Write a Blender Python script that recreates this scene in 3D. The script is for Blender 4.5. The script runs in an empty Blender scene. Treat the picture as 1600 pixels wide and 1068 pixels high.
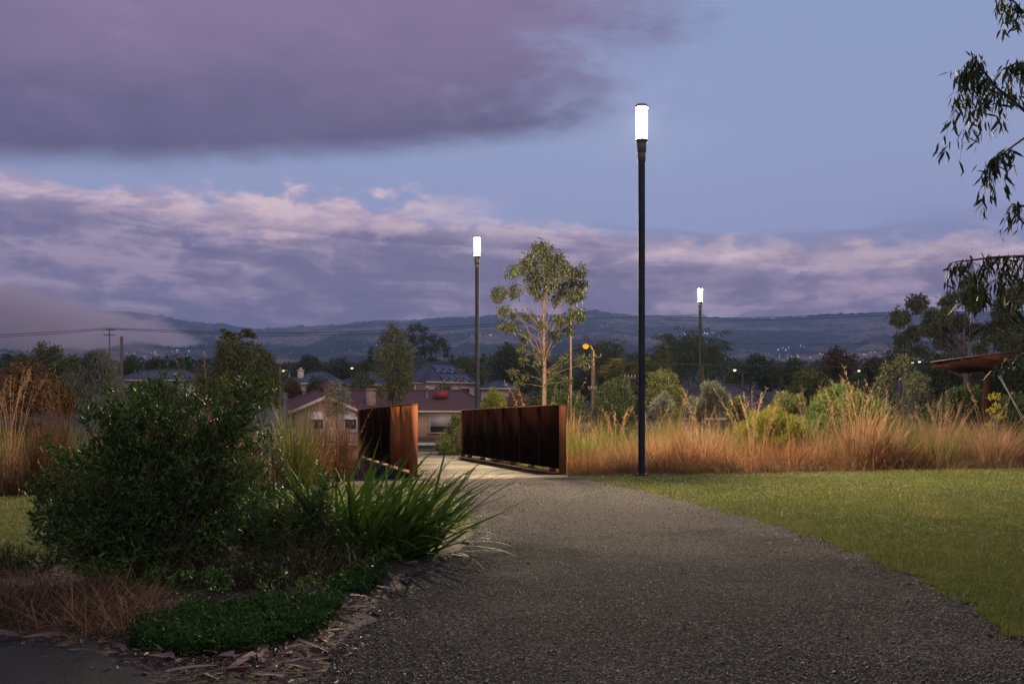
import bpy, math, random
import numpy as np

# ------------------------------------------------------------------ camera
F = 1500.0            # focal length in photo pixels (1600 wide)
CX, HY = 800.0, 657.0 # centre column and horizon row of the photograph
CZ = 0.95             # eye height above the path
scene = bpy.context.scene
cam_data = bpy.data.cameras.new("camera")
cam_data.sensor_fit = 'HORIZONTAL'
cam_data.sensor_width = 36.0
cam_data.lens = 36.0 * F / 1600.0
cam_data.shift_y = (HY - 534.0) / 1600.0
cam_data.clip_start = 0.05
cam_data.clip_end = 40000.0
cam = bpy.data.objects.new("camera", cam_data)
scene.collection.objects.link(cam)
cam.location = (0, 0, CZ)
cam.rotation_euler = (math.radians(90), 0, 0)
scene.camera = cam

# ------------------------------------------------------------------ renderer and exposure
scene.render.engine = 'CYCLES'
scene.view_settings.view_transform = 'Standard'
scene.view_settings.look = 'None'
scene.view_settings.exposure = 0.0
scene.view_settings.gamma = 1.0
scene.view_settings.use_curve_mapping = False
cy = scene.cycles
cy.use_denoising = True
cy.denoiser = 'OPENIMAGEDENOISE'
cy.max_bounces = 4
cy.diffuse_bounces = 2
cy.glossy_bounces = 2
cy.transmission_bounces = 3
cy.transparent_max_bounces = 6
cy.volume_bounces = 3
cy.caustics_reflective = False
cy.caustics_refractive = False
cy.sample_clamp_indirect = 3.0
cy.use_light_tree = True

def lin(r, g, b):
    f = lambda c: c / 12.92 if c <= 0.04045 else ((c + 0.055) / 1.055) ** 2.4
    return (f(r / 255.0), f(g / 255.0), f(b / 255.0))

# ------------------------------------------------------------------ node expression helper
class X:
    """a socket with arithmetic; every operation adds a Math node"""
    def __init__(self, nt, s): self.nt, self.s = nt, s
    def _m(self, op, *a):
        n = self.nt.nodes.new('ShaderNodeMath'); n.operation = op
        for i, v in enumerate((self,) + a):
            if isinstance(v, X): self.nt.links.new(v.s, n.inputs[i])
            else: n.inputs[i].default_value = float(v)
        return X(self.nt, n.outputs[0])
    def __add__(s, o): return s._m('ADD', o)
    def __radd__(s, o): return s._m('ADD', o)
    def __sub__(s, o): return s._m('SUBTRACT', o)
    def __rsub__(s, o): return (s * -1.0) + o
    def __mul__(s, o): return s._m('MULTIPLY', o)
    def __rmul__(s, o): return s._m('MULTIPLY', o)
    def __truediv__(s, o): return s._m('DIVIDE', o)
    def mx(s, o): return s._m('MAXIMUM', o)
    def mn(s, o): return s._m('MINIMUM', o)
    def step(s, a, b):
        n = s.nt.nodes.new('ShaderNodeMapRange'); n.interpolation_type = 'SMOOTHSTEP'
        s.nt.links.new(s.s, n.inputs[0]); n.inputs[1].default_value = a; n.inputs[2].default_value = b
        return X(s.nt, n.outputs[0])

def vec(nt, x, y, z):
    n = nt.nodes.new('ShaderNodeCombineXYZ')
    for i, v in enumerate((x, y, z)):
        if isinstance(v, X): nt.links.new(v.s, n.inputs[i])
        else: n.inputs[i].default_value = float(v)
    return n.outputs[0]

def noise(nt, v, scale=1.0, detail=4.0, rough=0.55, dist=0.0):
    n = nt.nodes.new('ShaderNodeTexNoise')
    n.inputs['Scale'].default_value = scale; n.inputs['Detail'].default_value = detail
    n.inputs['Roughness'].default_value = rough; n.inputs['Distortion'].default_value = dist
    if v is not None: nt.links.new(v, n.inputs['Vector'])
    return X(nt, n.outputs['Fac'])

def mixc(nt, f, a, b):
    n = nt.nodes.new('ShaderNodeMix'); n.data_type = 'RGBA'
    if isinstance(f, X): nt.links.new(f.s, n.inputs[0])
    else: n.inputs[0].default_value = float(f)
    for i, c in ((6, a), (7, b)):
        if isinstance(c, (tuple, list)): n.inputs[i].default_value = (c[0], c[1], c[2], 1)
        else: nt.links.new(c, n.inputs[i])
    return n.outputs[2]

def ramp(nt, f, stops):
    n = nt.nodes.new('ShaderNodeValToRGB'); e = n.color_ramp.elements
    while len(e) < len(stops): e.new(0.5)
    for k, (p, c) in enumerate(stops): e[k].position = p; e[k].color = (c[0], c[1], c[2], 1)
    nt.links.new(f.s, n.inputs[0]); return n.outputs[0]

# ------------------------------------------------------------------ sky: dusk gradient with cloud layers, by compass direction and elevation
world = bpy.data.worlds.new("World"); scene.world = world
world.use_nodes = True
nt = world.node_tree; nt.nodes.clear()
tc = nt.nodes.new('ShaderNodeTexCoord')
sep = nt.nodes.new('ShaderNodeSeparateXYZ'); nt.links.new(tc.outputs['Generated'], sep.inputs[0])
dx, dy, dz = (X(nt, sep.outputs[i]) for i in range(3))
az = dx._m('ARCTAN2', dy) * (180 / math.pi)         # degrees, 0 = view direction
el = dz._m('ARCSINE') * (180 / math.pi)
base = ramp(nt, el / 90.0, [(0.0, lin(146, 132, 164)), (0.06, lin(150, 141, 174)), (0.11, lin(143, 150, 188)),
                            (0.17, lin(140, 151, 186)), (0.27, lin(129, 146, 182)), (0.5, lin(110, 129, 170)), (1.0, lin(96, 114, 158))])
n_big = noise(nt, vec(nt, az * 0.055, el * 0.16, 1.7), 1.0, 5, 0.55, 0.3)
n_mid = noise(nt, vec(nt, az * 0.16, el * 0.42, 5.1), 1.0, 6, 0.6, 0.4)
n_fine = noise(nt, vec(nt, az * 0.5, el * 1.1, 9.3), 1.0, 5, 0.6, 0.2)
n_puff = noise(nt, vec(nt, az * 0.42, el * 0.75, 3.3), 1.0, 5, 0.55, 0.0)
# low bank of grey-mauve cloud hugging the horizon, higher towards the left
top = 12.7 - (az + 16).step(0, 42) * 3.0
depth_ = top - el + (n_puff - 0.5) * 2.6 + (n_mid - 0.5) * 2.4 + (n_fine - 0.5) * 1.2
low = depth_.step(-0.35, 0.75) * (0.97 - (el - 9.5).step(-5, 4) * 0.12)
n_cum = noise(nt, vec(nt, az * 0.15 + n_mid * 1.0, el * 0.48, 21.7), 1.0, 6, 0.62, 0.3)
lit = (1.0 - depth_.step(0.2, 2.4)) * 0.5 + (n_cum * 0.7 + n_fine * 0.3).step(0.43, 0.60) * 0.5 + (az - 4).step(-12, 16) * 0.1
low_col = ramp(nt, lit, [(0.0, lin(108, 99, 127)), (0.3, lin(136, 121, 145)), (0.6, lin(176, 153, 171)), (1.0, lin(226, 198, 200))])
sky = mixc(nt, low, base, low_col)
# heaped pink heads of cumulus left of centre, catching the last light
heap = (n_puff * 0.6 + n_cum * 0.4 + (n_fine - 0.5) * 0.35 + 0.12 - ((el - 12.0)._m('ABSOLUTE') * 0.10)).step(0.46, 0.58) * (1.0 - (az + 11)._m('ABSOLUTE').step(3, 12)) * (1.0 - (el - 13.6).step(-0.6, 0.9))
sky = mixc(nt, heap * 0.8, sky, mixc(nt, n_fine.step(0.35, 0.65), lin(182, 160, 178), lin(222, 194, 198)))
# long dark streaks inside that bank
n_str = noise(nt, vec(nt, az * 0.075 + el * 0.05, el * 0.62 + az * 0.045, 12.4), 1.0, 5, 0.55, 0.5)
band = (el - 5.5).step(-2.5, 2.5) * (1.0 - (el - 10.8).step(-0.8, 1.4)) * (0.45 + 0.55 * (1.0 - (az - 4).step(-10, 14)))
streak = (n_str + (n_fine - 0.5) * 0.25).step(0.46, 0.6) * band
sky = mixc(nt, streak * 0.7, sky, lin(98, 92, 122))
# the great dark bank overhead on the left, flat underside
edge = 16.0 + az.mx(-32.0) * 0.1 + (n_big - 0.5) * 1.6 + (n_fine - 0.5) * 0.8
under = (el - edge).step(-0.5, 1.3)
right = 1.0 - (az + (n_mid - 0.5) * 20.0 + (n_fine - 0.5) * 9.0 - (el - 19).mx(0.0) * 0.7).step(-4.0, 12.0)
left_end = (az + 130 + (n_big - 0.5) * 30).step(-15, 25)
over = 1.0 - (el + (n_mid - 0.5) * 14).step(38, 62)
bank = under * right * left_end * over
shade = ((el - edge) * 0.11 + (n_big - 0.5) * 1.2 + (n_mid - 0.5) * 0.7).step(-0.1, 1.0)
bank_col = mixc(nt, shade, lin(84, 79, 107), lin(124, 107, 139))
sky = mixc(nt, bank * 0.97, sky, bank_col)
# thin high wisps elsewhere
wisp = (n_mid * 0.6 + n_big * 0.4 + (n_fine - 0.5) * 0.3).step(0.56, 0.75) * (el - 12).step(0, 6)
sky = mixc(nt, wisp * 0.35, sky, lin(150, 140, 172))
# below the horizon: dark land colour
sky = mixc(nt, (el * -1.0).step(0.0, 3.0), sky, lin(60, 58, 62))
bg = nt.nodes.new('ShaderNodeBackground'); nt.links.new(sky, bg.inputs['Color']); bg.inputs['Strength'].default_value = 1.28
nish = nt.nodes.new('ShaderNodeTexSky'); nish.sky_type = 'NISHITA'; nish.sun_disc = False
nish.sun_elevation = math.radians(-3.0); nish.sun_rotation = math.radians(200)
bg2 = nt.nodes.new('ShaderNodeBackground'); nt.links.new(nish.outputs[0], bg2.inputs['Color']); bg2.inputs['Strength'].default_value = 0.05
add = nt.nodes.new('ShaderNodeAddShader'); nt.links.new(bg.outputs[0], add.inputs[0]); nt.links.new(bg2.outputs[0], add.inputs[1])
wout = nt.nodes.new('ShaderNodeOutputWorld'); nt.links.new(add.outputs[0], wout.inputs['Surface'])
world.cycles.sampling_method = 'MANUAL'; world.cycles.sample_map_resolution = 512

# the glow of the dusk sky behind the camera: weak, warm and very soft
sun_data = bpy.data.lights.new("sun", 'SUN'); sun_data.energy = 0.85; sun_data.angle = math.radians(45)
sun_data.color = (1.0, 0.80, 0.62)
sun = bpy.data.objects.new("sun", sun_data); scene.collection.objects.link(sun)
sun.rotation_euler = (math.radians(50), 0, math.radians(25))

# ------------------------------------------------------------------ helpers: meshes
RNG = np.random.default_rng(7)
COL = scene.collection
def rng(seed): return np.random.default_rng(seed)
def sm(a, b, x):
    t = np.clip((np.asarray(x, float) - a) / (b - a), 0, 1); return t * t * (3 - 2 * t)
def norm(v): return v / np.maximum(np.linalg.norm(v, axis=-1, keepdims=True), 1e-9)

class MB:
    """collects geometry as numpy chunks and builds ONE mesh"""
    def __init__(s): s.v, s.f, s.t, s.n = [], [], [], 0
    def add(s, v, f, tint=0.5):
        v = np.asarray(v, np.float32).reshape(-1, 3); f = np.asarray(f, np.int64)
        s.v.append(v); s.f.append(f + s.n)
        s.t.append(np.broadcast_to(np.asarray(tint, np.float32), (len(v),)).copy()); s.n += len(v)
        return s
    def box(s, c, size, rot=None, tint=0.5):
        q = np.array([[x, y, z] for x in (-.5, .5) for y in (-.5, .5) for z in (-.5, .5)]) * np.array(size)
        if rot is not None: q = q @ np.array(rot).T
        return s.add(q + np.array(c), [[0, 1, 3, 2], [4, 6, 7, 5], [0, 4, 5, 1], [2, 3, 7, 6], [0, 2, 6, 4], [1, 5, 7, 3]], tint)
    def tube(s, pts, rad, n=6, tint=0.5, cap=True):
        pts = np.asarray(pts, float); rad = np.broadcast_to(np.asarray(rad, float), (len(pts),))
        tg = norm(np.gradient(pts, axis=0)); ref = np.array([0.0, 1, 0.2]) if abs(tg[0][1]) < 0.8 else np.array([1.0, 0, 0.2])
        a = norm(np.cross(tg, ref)); b = np.cross(tg, a)
        th = np.arange(n) * 2 * math.pi / n
        ring = pts[:, None] + rad[:, None, None] * (np.cos(th)[None, :, None] * a[:, None] + np.sin(th)[None, :, None] * b[:, None])
        k = np.arange(len(pts) - 1)[:, None] * n; j = np.arange(n)[None]; j2 = (j + 1) % n
        f = np.stack([k + j, k + j2, k + n + j2, k + n + j], -1).reshape(-1, 4)
        s.add(ring.reshape(-1, 3), f, tint)
        if cap:
            o = s.n - len(pts) * n
            s.f.append(np.array([[o + i for i in range(n)][::-1]])); s.f.append(np.array([[o + (len(pts) - 1) * n + i for i in range(n)]]))
        return s
    def lathe(s, prof, n=20, c=(0, 0, 0), tint=0.5):
        prof = np.asarray(prof, float); th = np.arange(n) * 2 * math.pi / n
        v = np.stack([prof[:, None, 0] * np.cos(th), prof[:, None, 0] * np.sin(th), np.broadcast_to(prof[:, None, 1], (len(prof), n))], -1) + np.array(c)
        k = np.arange(len(prof) - 1)[:, None] * n; j = np.arange(n)[None]; j2 = (j + 1) % n
        s.add(v.reshape(-1, 3), np.stack([k + j, k + j2, k + n + j2, k + n + j], -1).reshape(-1, 4), tint)
        return s
    def build(s, name, mat, parent=None, smooth=False, loc=None, kind=None):
        me = bpy.data.meshes.new(name)
        v = np.concatenate(s.v)
        loops = np.concatenate([f.ravel() for f in s.f]).astype(np.int32)
        sizes = np.concatenate([np.full(len(f), f.shape[1]) for f in s.f])
        start = np.concatenate([[0], np.cumsum(sizes)[:-1]]).astype(np.int32)
        me.vertices.add(len(v)); me.vertices.foreach_set('co', v.ravel())
        me.loops.add(len(loops)); me.loops.foreach_set('vertex_index', loops)
        me.polygons.add(len(sizes)); me.polygons.foreach_set('loop_start', start)
        if smooth: me.polygons.foreach_set('use_smooth', np.ones(len(sizes), bool))
        a = me.attributes.new('tint', 'FLOAT', 'POINT'); a.data.foreach_set('value', np.concatenate(s.t))
        me.update(calc_edges=True)
        me.materials.append(mat)
        o = bpy.data.objects.new(name, me); COL.objects.link(o)
        if parent is not None: o.parent = parent
        if loc is not None: o.location = loc
        if kind: o['kind'] = kind
        return o

def tag(o, label=None, cat=None, group=None, kind=None):
    for k, v in (('label', label), ('category', cat), ('group', group), ('kind', kind)):
        if v: o[k] = v
    return o
def thing(name, label, cat, loc=(0, 0, 0), rz=0.0, group=None):
    o = bpy.data.objects.new(name, None); COL.objects.link(o); o.empty_display_size = 0.1
    o.location = loc; o.rotation_euler = (0, 0, rz)
    return tag(o, label, cat, group)
def copy_tree(o, parent=None):
    c = o.copy(); COL.objects.link(c); c.parent = parent
    for ch in list(o.children): copy_tree(ch, c)
    return c

def blades(mb, base, azim, L, lean, curve, width, nseg=3, tint=None, r=RNG, taper=1.6):
    """curved tapering grass blades, all arguments arrays of length n"""
    n = len(base); d = np.stack([np.cos(azim), np.sin(azim), np.zeros(n)], -1)
    tw = azim + math.pi / 2 + r.normal(0, .5, n)
    side = np.stack([np.cos(tw), np.sin(tw), np.zeros(n)], -1)
    pos = np.array(base, float); out = []
    for k in range(nseg + 1):
        t = k / nseg; w = width * (1 - t ** taper) * 0.5 + 0.0002
        out.append(np.stack([pos - side * w[:, None], pos + side * w[:, None]], 1))
        ang = lean + curve * ((k + .5) / nseg) ** 1.5
        pos = pos + (L / nseg)[:, None] * (np.sin(ang)[:, None] * d + np.cos(ang)[:, None] * np.array([0, 0, 1.0]))
    v = np.stack(out, 1)                                # n, nseg+1, 2, 3
    b = np.arange(n)[:, None] * (nseg + 1) * 2 + np.arange(nseg)[None] * 2
    f = np.stack([b, b + 1, b + 3, b + 2], -1).reshape(-1, 4)
    if tint is None: tint = r.random(n)
    mb.add(v.reshape(-1, 3), f, np.repeat(tint, (nseg + 1) * 2))
    return mb
def leaves(mb, c, d, L, W, tint=None, r=RNG, bend=0.12):
    n = len(c); d = norm(d); side = norm(np.cross(d, r.normal(size=(n, 3)))); up = np.cross(side, d)
    L = np.broadcast_to(L, (n,))[:, None]; W = np.broadcast_to(W, (n,))[:, None]
    v = np.stack([c, c + d * L * .45 + side * W * .5 + up * L * bend, c + d * L, c + d * L * .45 - side * W * .5 + up * L * bend], 1)
    f = np.arange(n)[:, None] * 4 + np.arange(4)[None]
    if tint is None: tint = r.random(n)
    mb.add(v.reshape(-1, 3), f, np.repeat(tint, 4)); return mb

# ------------------------------------------------------------------ helpers: materials
MATS = {}
def new_mat(name):
    m = bpy.data.materials.new(name); m.use_nodes = True; t = m.node_tree; t.nodes.clear()
    o = t.nodes.new('ShaderNodeOutputMaterial'); p = t.nodes.new('ShaderNodeBsdfPrincipled')
    t.links.new(p.outputs[0], o.inputs['Surface']); MATS[name] = m
    return m, t, p, o
def obj_coords(t):
    c = t.nodes.new('ShaderNodeTexCoord'); return c.outputs['Object']
def set_bump(t, p, h, strength=0.5, dist=0.01):
    b = t.nodes.new('ShaderNodeBump'); b.inputs['Strength'].default_value = strength; b.inputs['Distance'].default_value = dist
    t.links.new(h.s, b.inputs['Height']); t.links.new(b.outputs[0], p.inputs['Normal'])
def plain(name, c1, c2=None, rough=0.7, scale=8.0, metal=0.0, bump=0.0, spec=0.3):
    """two-tone mottled surface"""
    if name in MATS: return MATS[name]
    m, t, p, o = new_mat(name); c2 = c2 or tuple(x * 0.75 for x in c1)
    n = noise(t, obj_coords(t), scale, 5, 0.6)
    t.links.new(mixc(t, n.step(0.35, 0.65), c1, c2), p.inputs['Base Color'])
    p.inputs['Roughness'].default_value = rough; p.inputs['Metallic'].default_value = metal; p.inputs['Specular IOR Level'].default_value = spec
    if bump: set_bump(t, p, n, bump, 0.02)
    return m
def foliage(name, stops, rough=0.55, spec=0.25, trans=0.25):
    """leaf or blade surface: colour picked per leaf from a ramp, some light let through"""
    if name in MATS: return MATS[name]
    m, t, p, o = new_mat(name)
    a = t.nodes.new('ShaderNodeAttribute'); a.attribute_name = 'tint'
    oi = t.nodes.new('ShaderNodeObjectInfo')
    f = (X(t, a.outputs['Fac']) * 0.8 + X(t, oi.outputs['Random']) * 0.2)
    k = len(stops)
    c = ramp(t, f, [(i / max(k - 1, 1), s) for i, s in enumerate(stops)])
    t.links.new(c, p.inputs['Base Color']); p.inputs['Roughness'].default_value = rough; p.inputs['Specular IOR Level'].default_value = spec
    if trans:
        tr = t.nodes.new('ShaderNodeBsdfTranslucent'); t.links.new(c, tr.inputs['Color'])
        mx = t.nodes.new('ShaderNodeMixShader'); mx.inputs[0].default_value = trans
        t.links.new(p.outputs[0], mx.inputs[1]); t.links.new(tr.outputs[0], mx.inputs[2]); t.links.new(mx.outputs[0], o.inputs['Surface'])
    return m
def glow(name, col, strength, sample=True):
    m = bpy.data.materials.new(name); m.use_nodes = True; t = m.node_tree; t.nodes.clear()
    o = t.nodes.new('ShaderNodeOutputMaterial'); e = t.nodes.new('ShaderNodeEmission')
    e.inputs['Color'].default_value = (*col, 1); e.inputs['Strength'].default_value = strength
    t.links.new(e.outputs[0], o.inputs['Surface'])
    m.cycles.emission_sampling = 'FRONT' if sample else 'NONE'
    return m

# ------------------------------------------------------------------ helpers: the land
BR0 = np.array([-1.57, 15.35]); BD = np.array([-0.2637, 0.9646]); BN = np.array([0.9646, 0.2637])   # bridge origin, axis, across
def s_of(x, y): return (np.asarray(x) - BR0[0]) * BD[0] + (np.asarray(y) - BR0[1]) * BD[1]
def H(x, y):
    x = np.asarray(x, float); y = np.asarray(y, float); s = s_of(x, y)
    swale = -0.5 * sm(0.5, 2.4, s) * (1 - sm(5.2, 7.3, s))
    fall = -0.75 * sm(22, 60, y)
    rise = np.interp(y, [0, 88, 108, 125, 200, 400, 800, 1500, 2500], [0, 0, 1.6, 3.6, 9, 22, 46, 84, 130])
    und = 0.03 * np.sin(x * .31 + 1) * np.sin(y * .23) * sm(24, 40, y)
    return swale + fall + rise + und
def px(u, Y): return (u - CX) / F * Y                      # photo column at a distance -> X
def pz(v, Y): return CZ + (HY - v) / F * Y                 # photo row at a distance -> Z
def ground_at(u, v): Y = CZ * F / (v - HY); return px(u, Y), Y

# ================================================================== SETTING
def graded(lo, hi, fine, n):
    t = np.linspace(np.arcsinh(lo / fine), np.arcsinh(hi / fine), n); return np.sinh(t) * fine
def sheet(name, xs, ys, zf, mat, kind='structure', smooth=True):
    gx, gy = np.meshgrid(xs, ys); v = np.stack([gx, gy, zf(gx, gy)], -1).reshape(-1, 3)
    nx, ny = len(xs), len(ys); i = np.arange(ny - 1)[:, None] * nx + np.arange(nx - 1)[None]
    f = np.stack([i, i + 1, i + nx + 1, i + nx], -1).reshape(-1, 4)
    return MB().add(v, f).build(name, mat, smooth=smooth, kind=kind)
def strip(name, left, right, z, mat, n_across=24):
    left = np.asarray(left, float); right = np.asarray(right, float)
    t = np.linspace(0, 1, n_across)[None, :, None]
    g = left[:, None] * (1 - t) + right[:, None] * t
    zz = H(g[..., 0], g[..., 1]) + z
    v = np.concatenate([g, zz[..., None]], -1).reshape(-1, 3)
    ny, nx = g.shape[:2]; i = np.arange(ny - 1)[:, None] * nx + np.arange(nx - 1)[None]
    return MB().add(v, np.stack([i, i + 1, i + nx + 1, i + nx], -1).reshape(-1, 4)).build(name, mat, smooth=True, kind='structure')

# ground: bare earth under the plants, dry grass further off
m, t, p, o = new_mat('earth'); c = obj_coords(t)
n1 = noise(t, c, 1.3, 6, 0.65); n2 = noise(t, c, 26, 4, 0.7)
t.links.new(mixc(t, (n1 * 0.5 + n2 * 0.5).step(0.4, 0.6), (0.026, 0.018, 0.012), (0.055, 0.042, 0.024)), p.inputs['Base Color'])
p.inputs['Roughness'].default_value = 0.95; set_bump(t, p, n2, 0.8, 0.03)
sheet('ground', graded(-1800, 1800, 6, 130), np.concatenate([np.linspace(-40, 11.5, 14), np.linspace(12, 34, 67), 34 + graded(1, 2600, 8, 70)]), H, m)

# hills
CREST = [(-900, 500), (0, 478), (200, 487), (240, 492), (300, 503), (340, 506), (400, 514), (470, 510), (530, 507), (580, 501), (640, 500), (690, 496),
         (758, 494), (800, 490), (850, 492), (900, 488), (921, 484), (963, 490), (1002, 493), (1060, 494), (1147, 497), (1200, 497), (1256, 495),
         (1287, 490), (1412, 488), (1500, 486), (1600, 486), (1800, 492), (2500, 500)]
cu = np.array([(a - CX) / F for a, b in CREST]); cv = np.array([(HY - b) / F for a, b in CREST])
def vnoise(x, y, seed):
    r = rng(seed); k = r.normal(size=(10, 2)); ph = r.random(10) * 6.28
    return sum(np.sin(x * k[i, 0] + y * k[i, 1] + ph[i]) for i in range(10)) / 10 ** .5 / 0.7
def hill_z(u, Y):
    tt = np.clip((Y - 1400) / 3800.0, 0, 1.4)
    zc = CZ + np.interp(u, cu, cv) * 5200.0
    up = np.where(tt < 1, 0.72 * tt + 0.28 * tt ** 2.2, 1 - 0.9 * (tt - 1))
    wt = np.sin(np.clip(tt, 0, 1) * math.pi)
    spur = (12 * vnoise(u * 22, Y / 900, 3) + 8 * vnoise(u * 55, Y / 420, 4)) * (1 - 0.6 * np.clip(tt, 0, 1))
    tiny = 3.2 * vnoise(u * 900, Y / 34, 5) + 3.0 * vnoise(u * 460, Y / 19, 6)
    return 74 + (zc - 74) * up + spur * wt + tiny * np.clip(tt * 2, 0, 1)
m, t, p, o = new_mat('hill_forest'); c = obj_coords(t)
n1 = noise(t, c, 0.0016, 5, 0.6, 0.5); n2 = noise(t, c, 0.02, 5, 0.7)
f_ = (n1 + (n2 - 0.5) * 0.3)
col = mixc(t, f_.step(0.49, 0.58), (0.022, 0.036, 0.03), (0.24, 0.165, 0.125))
col = mixc(t, n2.step(0.48, 0.6) * 0.75, col, (0.045, 0.06, 0.045))
t.links.new(col, p.inputs['Base Color']); p.inputs['Roughness'].default_value = 1.0; p.inputs['Specular IOR Level'].default_value = 0.0
us = np.linspace(-1.1, 1.1, 620); Ys = np.concatenate([np.linspace(1400, 4600, 70), np.linspace(4640, 5500, 40), np.linspace(5600, 6600, 8)])
gu, gY = np.meshgrid(us, Ys); gv = np.stack([gu * gY, gY, hill_z(gu, gY)], -1).reshape(-1, 3)
i = np.arange(len(Ys) - 1)[:, None] * len(us) + np.arange(len(us) - 1)[None]
MB().add(gv, np.stack([i, i + 1, i + len(us) + 1, i + len(us)], -1).reshape(-1, 4)).build('hills', m, smooth=True, kind='structure')

# gravel path, asphalt branch, lawns
PL = np.array([(-4, -.9), (0, -.85), (2.5, -.8), (3.47, -.75), (4.15, -0.71), (5, -0.66), (5.86, -0.62), (7, -0.38), (8, -0.33), (9.3, -.36), (12, -.74), (14, -1.12), (15.6, -1.42)])
PR = np.array([(-4, 1.8), (0, 1.95), (3, 2.1), (4.15, 2.22), (5.5, 2.42), (7.4, 2.46), (9, 2.33), (10.7, 2.1), (13.2, 1.7), (14.5, 1.36), (15.6, 1.02), (16.2, 0.9)])
def wob(y, seed, a=0.035): return a * (np.sin(y * 7.1 + seed) + np.sin(y * 13.7 + seed * 2) * .7 + np.sin(y * 23 + seed * 3) * .5)
def path_l(y): return np.interp(y, PL[:, 0], PL[:, 1]) + wob(y, 1)
def path_r(y): return np.interp(y, PR[:, 0], PR[:, 1]) + wob(y, 5)
m, t, p, o = new_mat('gravel'); c = obj_coords(t)
vo = t.nodes.new('ShaderNodeTexVoronoi'); vo.inputs['Scale'].default_value = 150; t.links.new(c, vo.inputs['Vector'])
sp = t.nodes.new('ShaderNodeSeparateColor'); t.links.new(vo.outputs['Color'], sp.inputs[0])
g1 = X(t, sp.outputs[0]); n1 = noise(t, c, 0.8, 4, 0.6); n3 = noise(t, c, 60, 3, 0.6)
col = ramp(t, g1, [(0.0, (0.002, 0.002, 0.003)), (0.5, (0.006, 0.0063, 0.008)), (0.8, (0.024, 0.025, 0.029)), (0.94, (0.09, 0.088, 0.085)), (1.0, (0.22, 0.2, 0.17))])
dust = mixc(t, (g1 * 0.65 + n3 * 0.35).step(0.3, 0.85), (0.016, 0.015, 0.0145), (0.16, 0.145, 0.13))
syp = t.nodes.new('ShaderNodeSeparateXYZ'); t.links.new(c, syp.inputs[0])
worn = (X(t, syp.outputs[1]) + (n1 - 0.5) * 5.0).step(5.6, 8.4)      # trodden, dusty stretch near the bridge; loose dark gravel this side
col = mixc(t, ((n1 - 0.5) * 2.0 + 0.02 + worn * 0.8).mx(0.0).mn(0.8), col, dust)
t.links.new(col, p.inputs['Base Color']); p.inputs['Roughness'].default_value = 1.0; p.inputs['Specular IOR Level'].default_value = 0.03
set_bump(t, p, X(t, vo.outputs['Distance']) * -1.0 + n3 * 0.4, 0.8, 0.006)
GRAVEL = m
yy = np.linspace(-4, 15.6, 160)
rt = np.stack([path_r(yy), yy + np.where(yy > 14, (yy - 14) * 0.40, 0)], -1)
strip('path', np.stack([path_l(yy), yy], -1), rt, 0.012, GRAVEL, 30)
m, t, p, o = new_mat('asphalt'); c = obj_coords(t)
vo = t.nodes.new('ShaderNodeTexVoronoi'); vo.inputs['Scale'].default_value = 220; t.links.new(c, vo.inputs['Vector'])
sp = t.nodes.new('ShaderNodeSeparateColor'); t.links.new(vo.outputs['Color'], sp.inputs[0])
n1 = noise(t, c, 2.5, 5, 0.6)
col = mixc(t, (X(t, sp.outputs[0]) * 0.55 + n1 * 0.45).step(0.35, 0.85), (0.006, 0.008, 0.012), (0.019, 0.022, 0.029))
t.links.new(col, p.inputs['Base Color']); p.inputs['Roughness'].default_value = 0.9; p.inputs['Specular IOR Level'].default_value = 0.12; set_bump(t, p, X(t, vo.outputs['Distance']), 0.6, 0.006)
ASPHALT = m
AE = np.array([(-8.0, 4.75), (-4, 4.55), (-2.6, 4.25), (-2.2, 4.1), (-1.8, 3.95), (-1.5, 3.74), (-1.27, 3.44), (-1.2, 3.1)])
ax = np.linspace(-8, -1.2, 60); ay = np.interp(ax, AE[:, 0], AE[:, 1]) + wob(ax, 9, .012)
strip('asphalt_path', np.stack([ax, ay], -1), np.stack([ax, np.full(60, -4.0)], -1), 0.018, ASPHALT, 10)
def grass_sheet(name, c1, c2, c3):
    m, t, p, o = new_mat(name); c = obj_coords(t)
    n1 = noise(t, c, 0.55, 5, 0.6); n2 = noise(t, c, 9, 5, 0.7); n3 = noise(t, c, 70, 3, 0.7)
    col = mixc(t, (n1 * 0.6 + n2 * 0.4).step(0.4, 0.62), c1, c2); col = mixc(t, n3.step(0.45, 0.7), col, c3)
    t.links.new(col, p.inputs['Base Color']); p.inputs['Roughness'].default_value = 0.9; p.inputs['Specular IOR Level'].default_value = 0.1
    set_bump(t, p, n3 + n2, 1.0, 0.03); return m
LAWN = grass_sheet('lawn_turf', (0.066, 0.084, 0.02), (0.125, 0.12, 0.04), (0.042, 0.052, 0.014))
VERGE = grass_sheet('verge_turf', (0.09, 0.1, 0.035), (0.13, 0.12, 0.055), (0.06, 0.065, 0.025))
yl = np.linspace(-4, 14.2, 120); rr = np.linspace(-4, 23.6, 120)
lp = np.stack([path_r(yl), yl + np.where(yl > 13, (yl - 13) * 0.75, 0)], -1); lp[-1] = (1.0, 15.95)
strip('lawn', lp, np.stack([np.full(120, 30.0), rr], -1), 0.008, LAWN, 40)
def bed_edge(y): return np.where(y < 8.2, np.interp(y, [5.2, 6.2, 6.9, 7.6, 8.2], [-16, -4.5, -3, -1.2, -.36]) + wob(y, 3, .05), path_l(y))
def lawn_left(y): return np.maximum(-18.0, ((y - 15.35) * .9646 + 1.2) / .2637 - 1.57)
yb = np.linspace(5.3, 14.2, 90)
strip('lawn_beside_bush', np.stack([np.minimum(lawn_left(yb), bed_edge(yb) - .05), yb], -1), np.stack([bed_edge(yb), yb], -1), 0.006, LAWN, 30)

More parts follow.
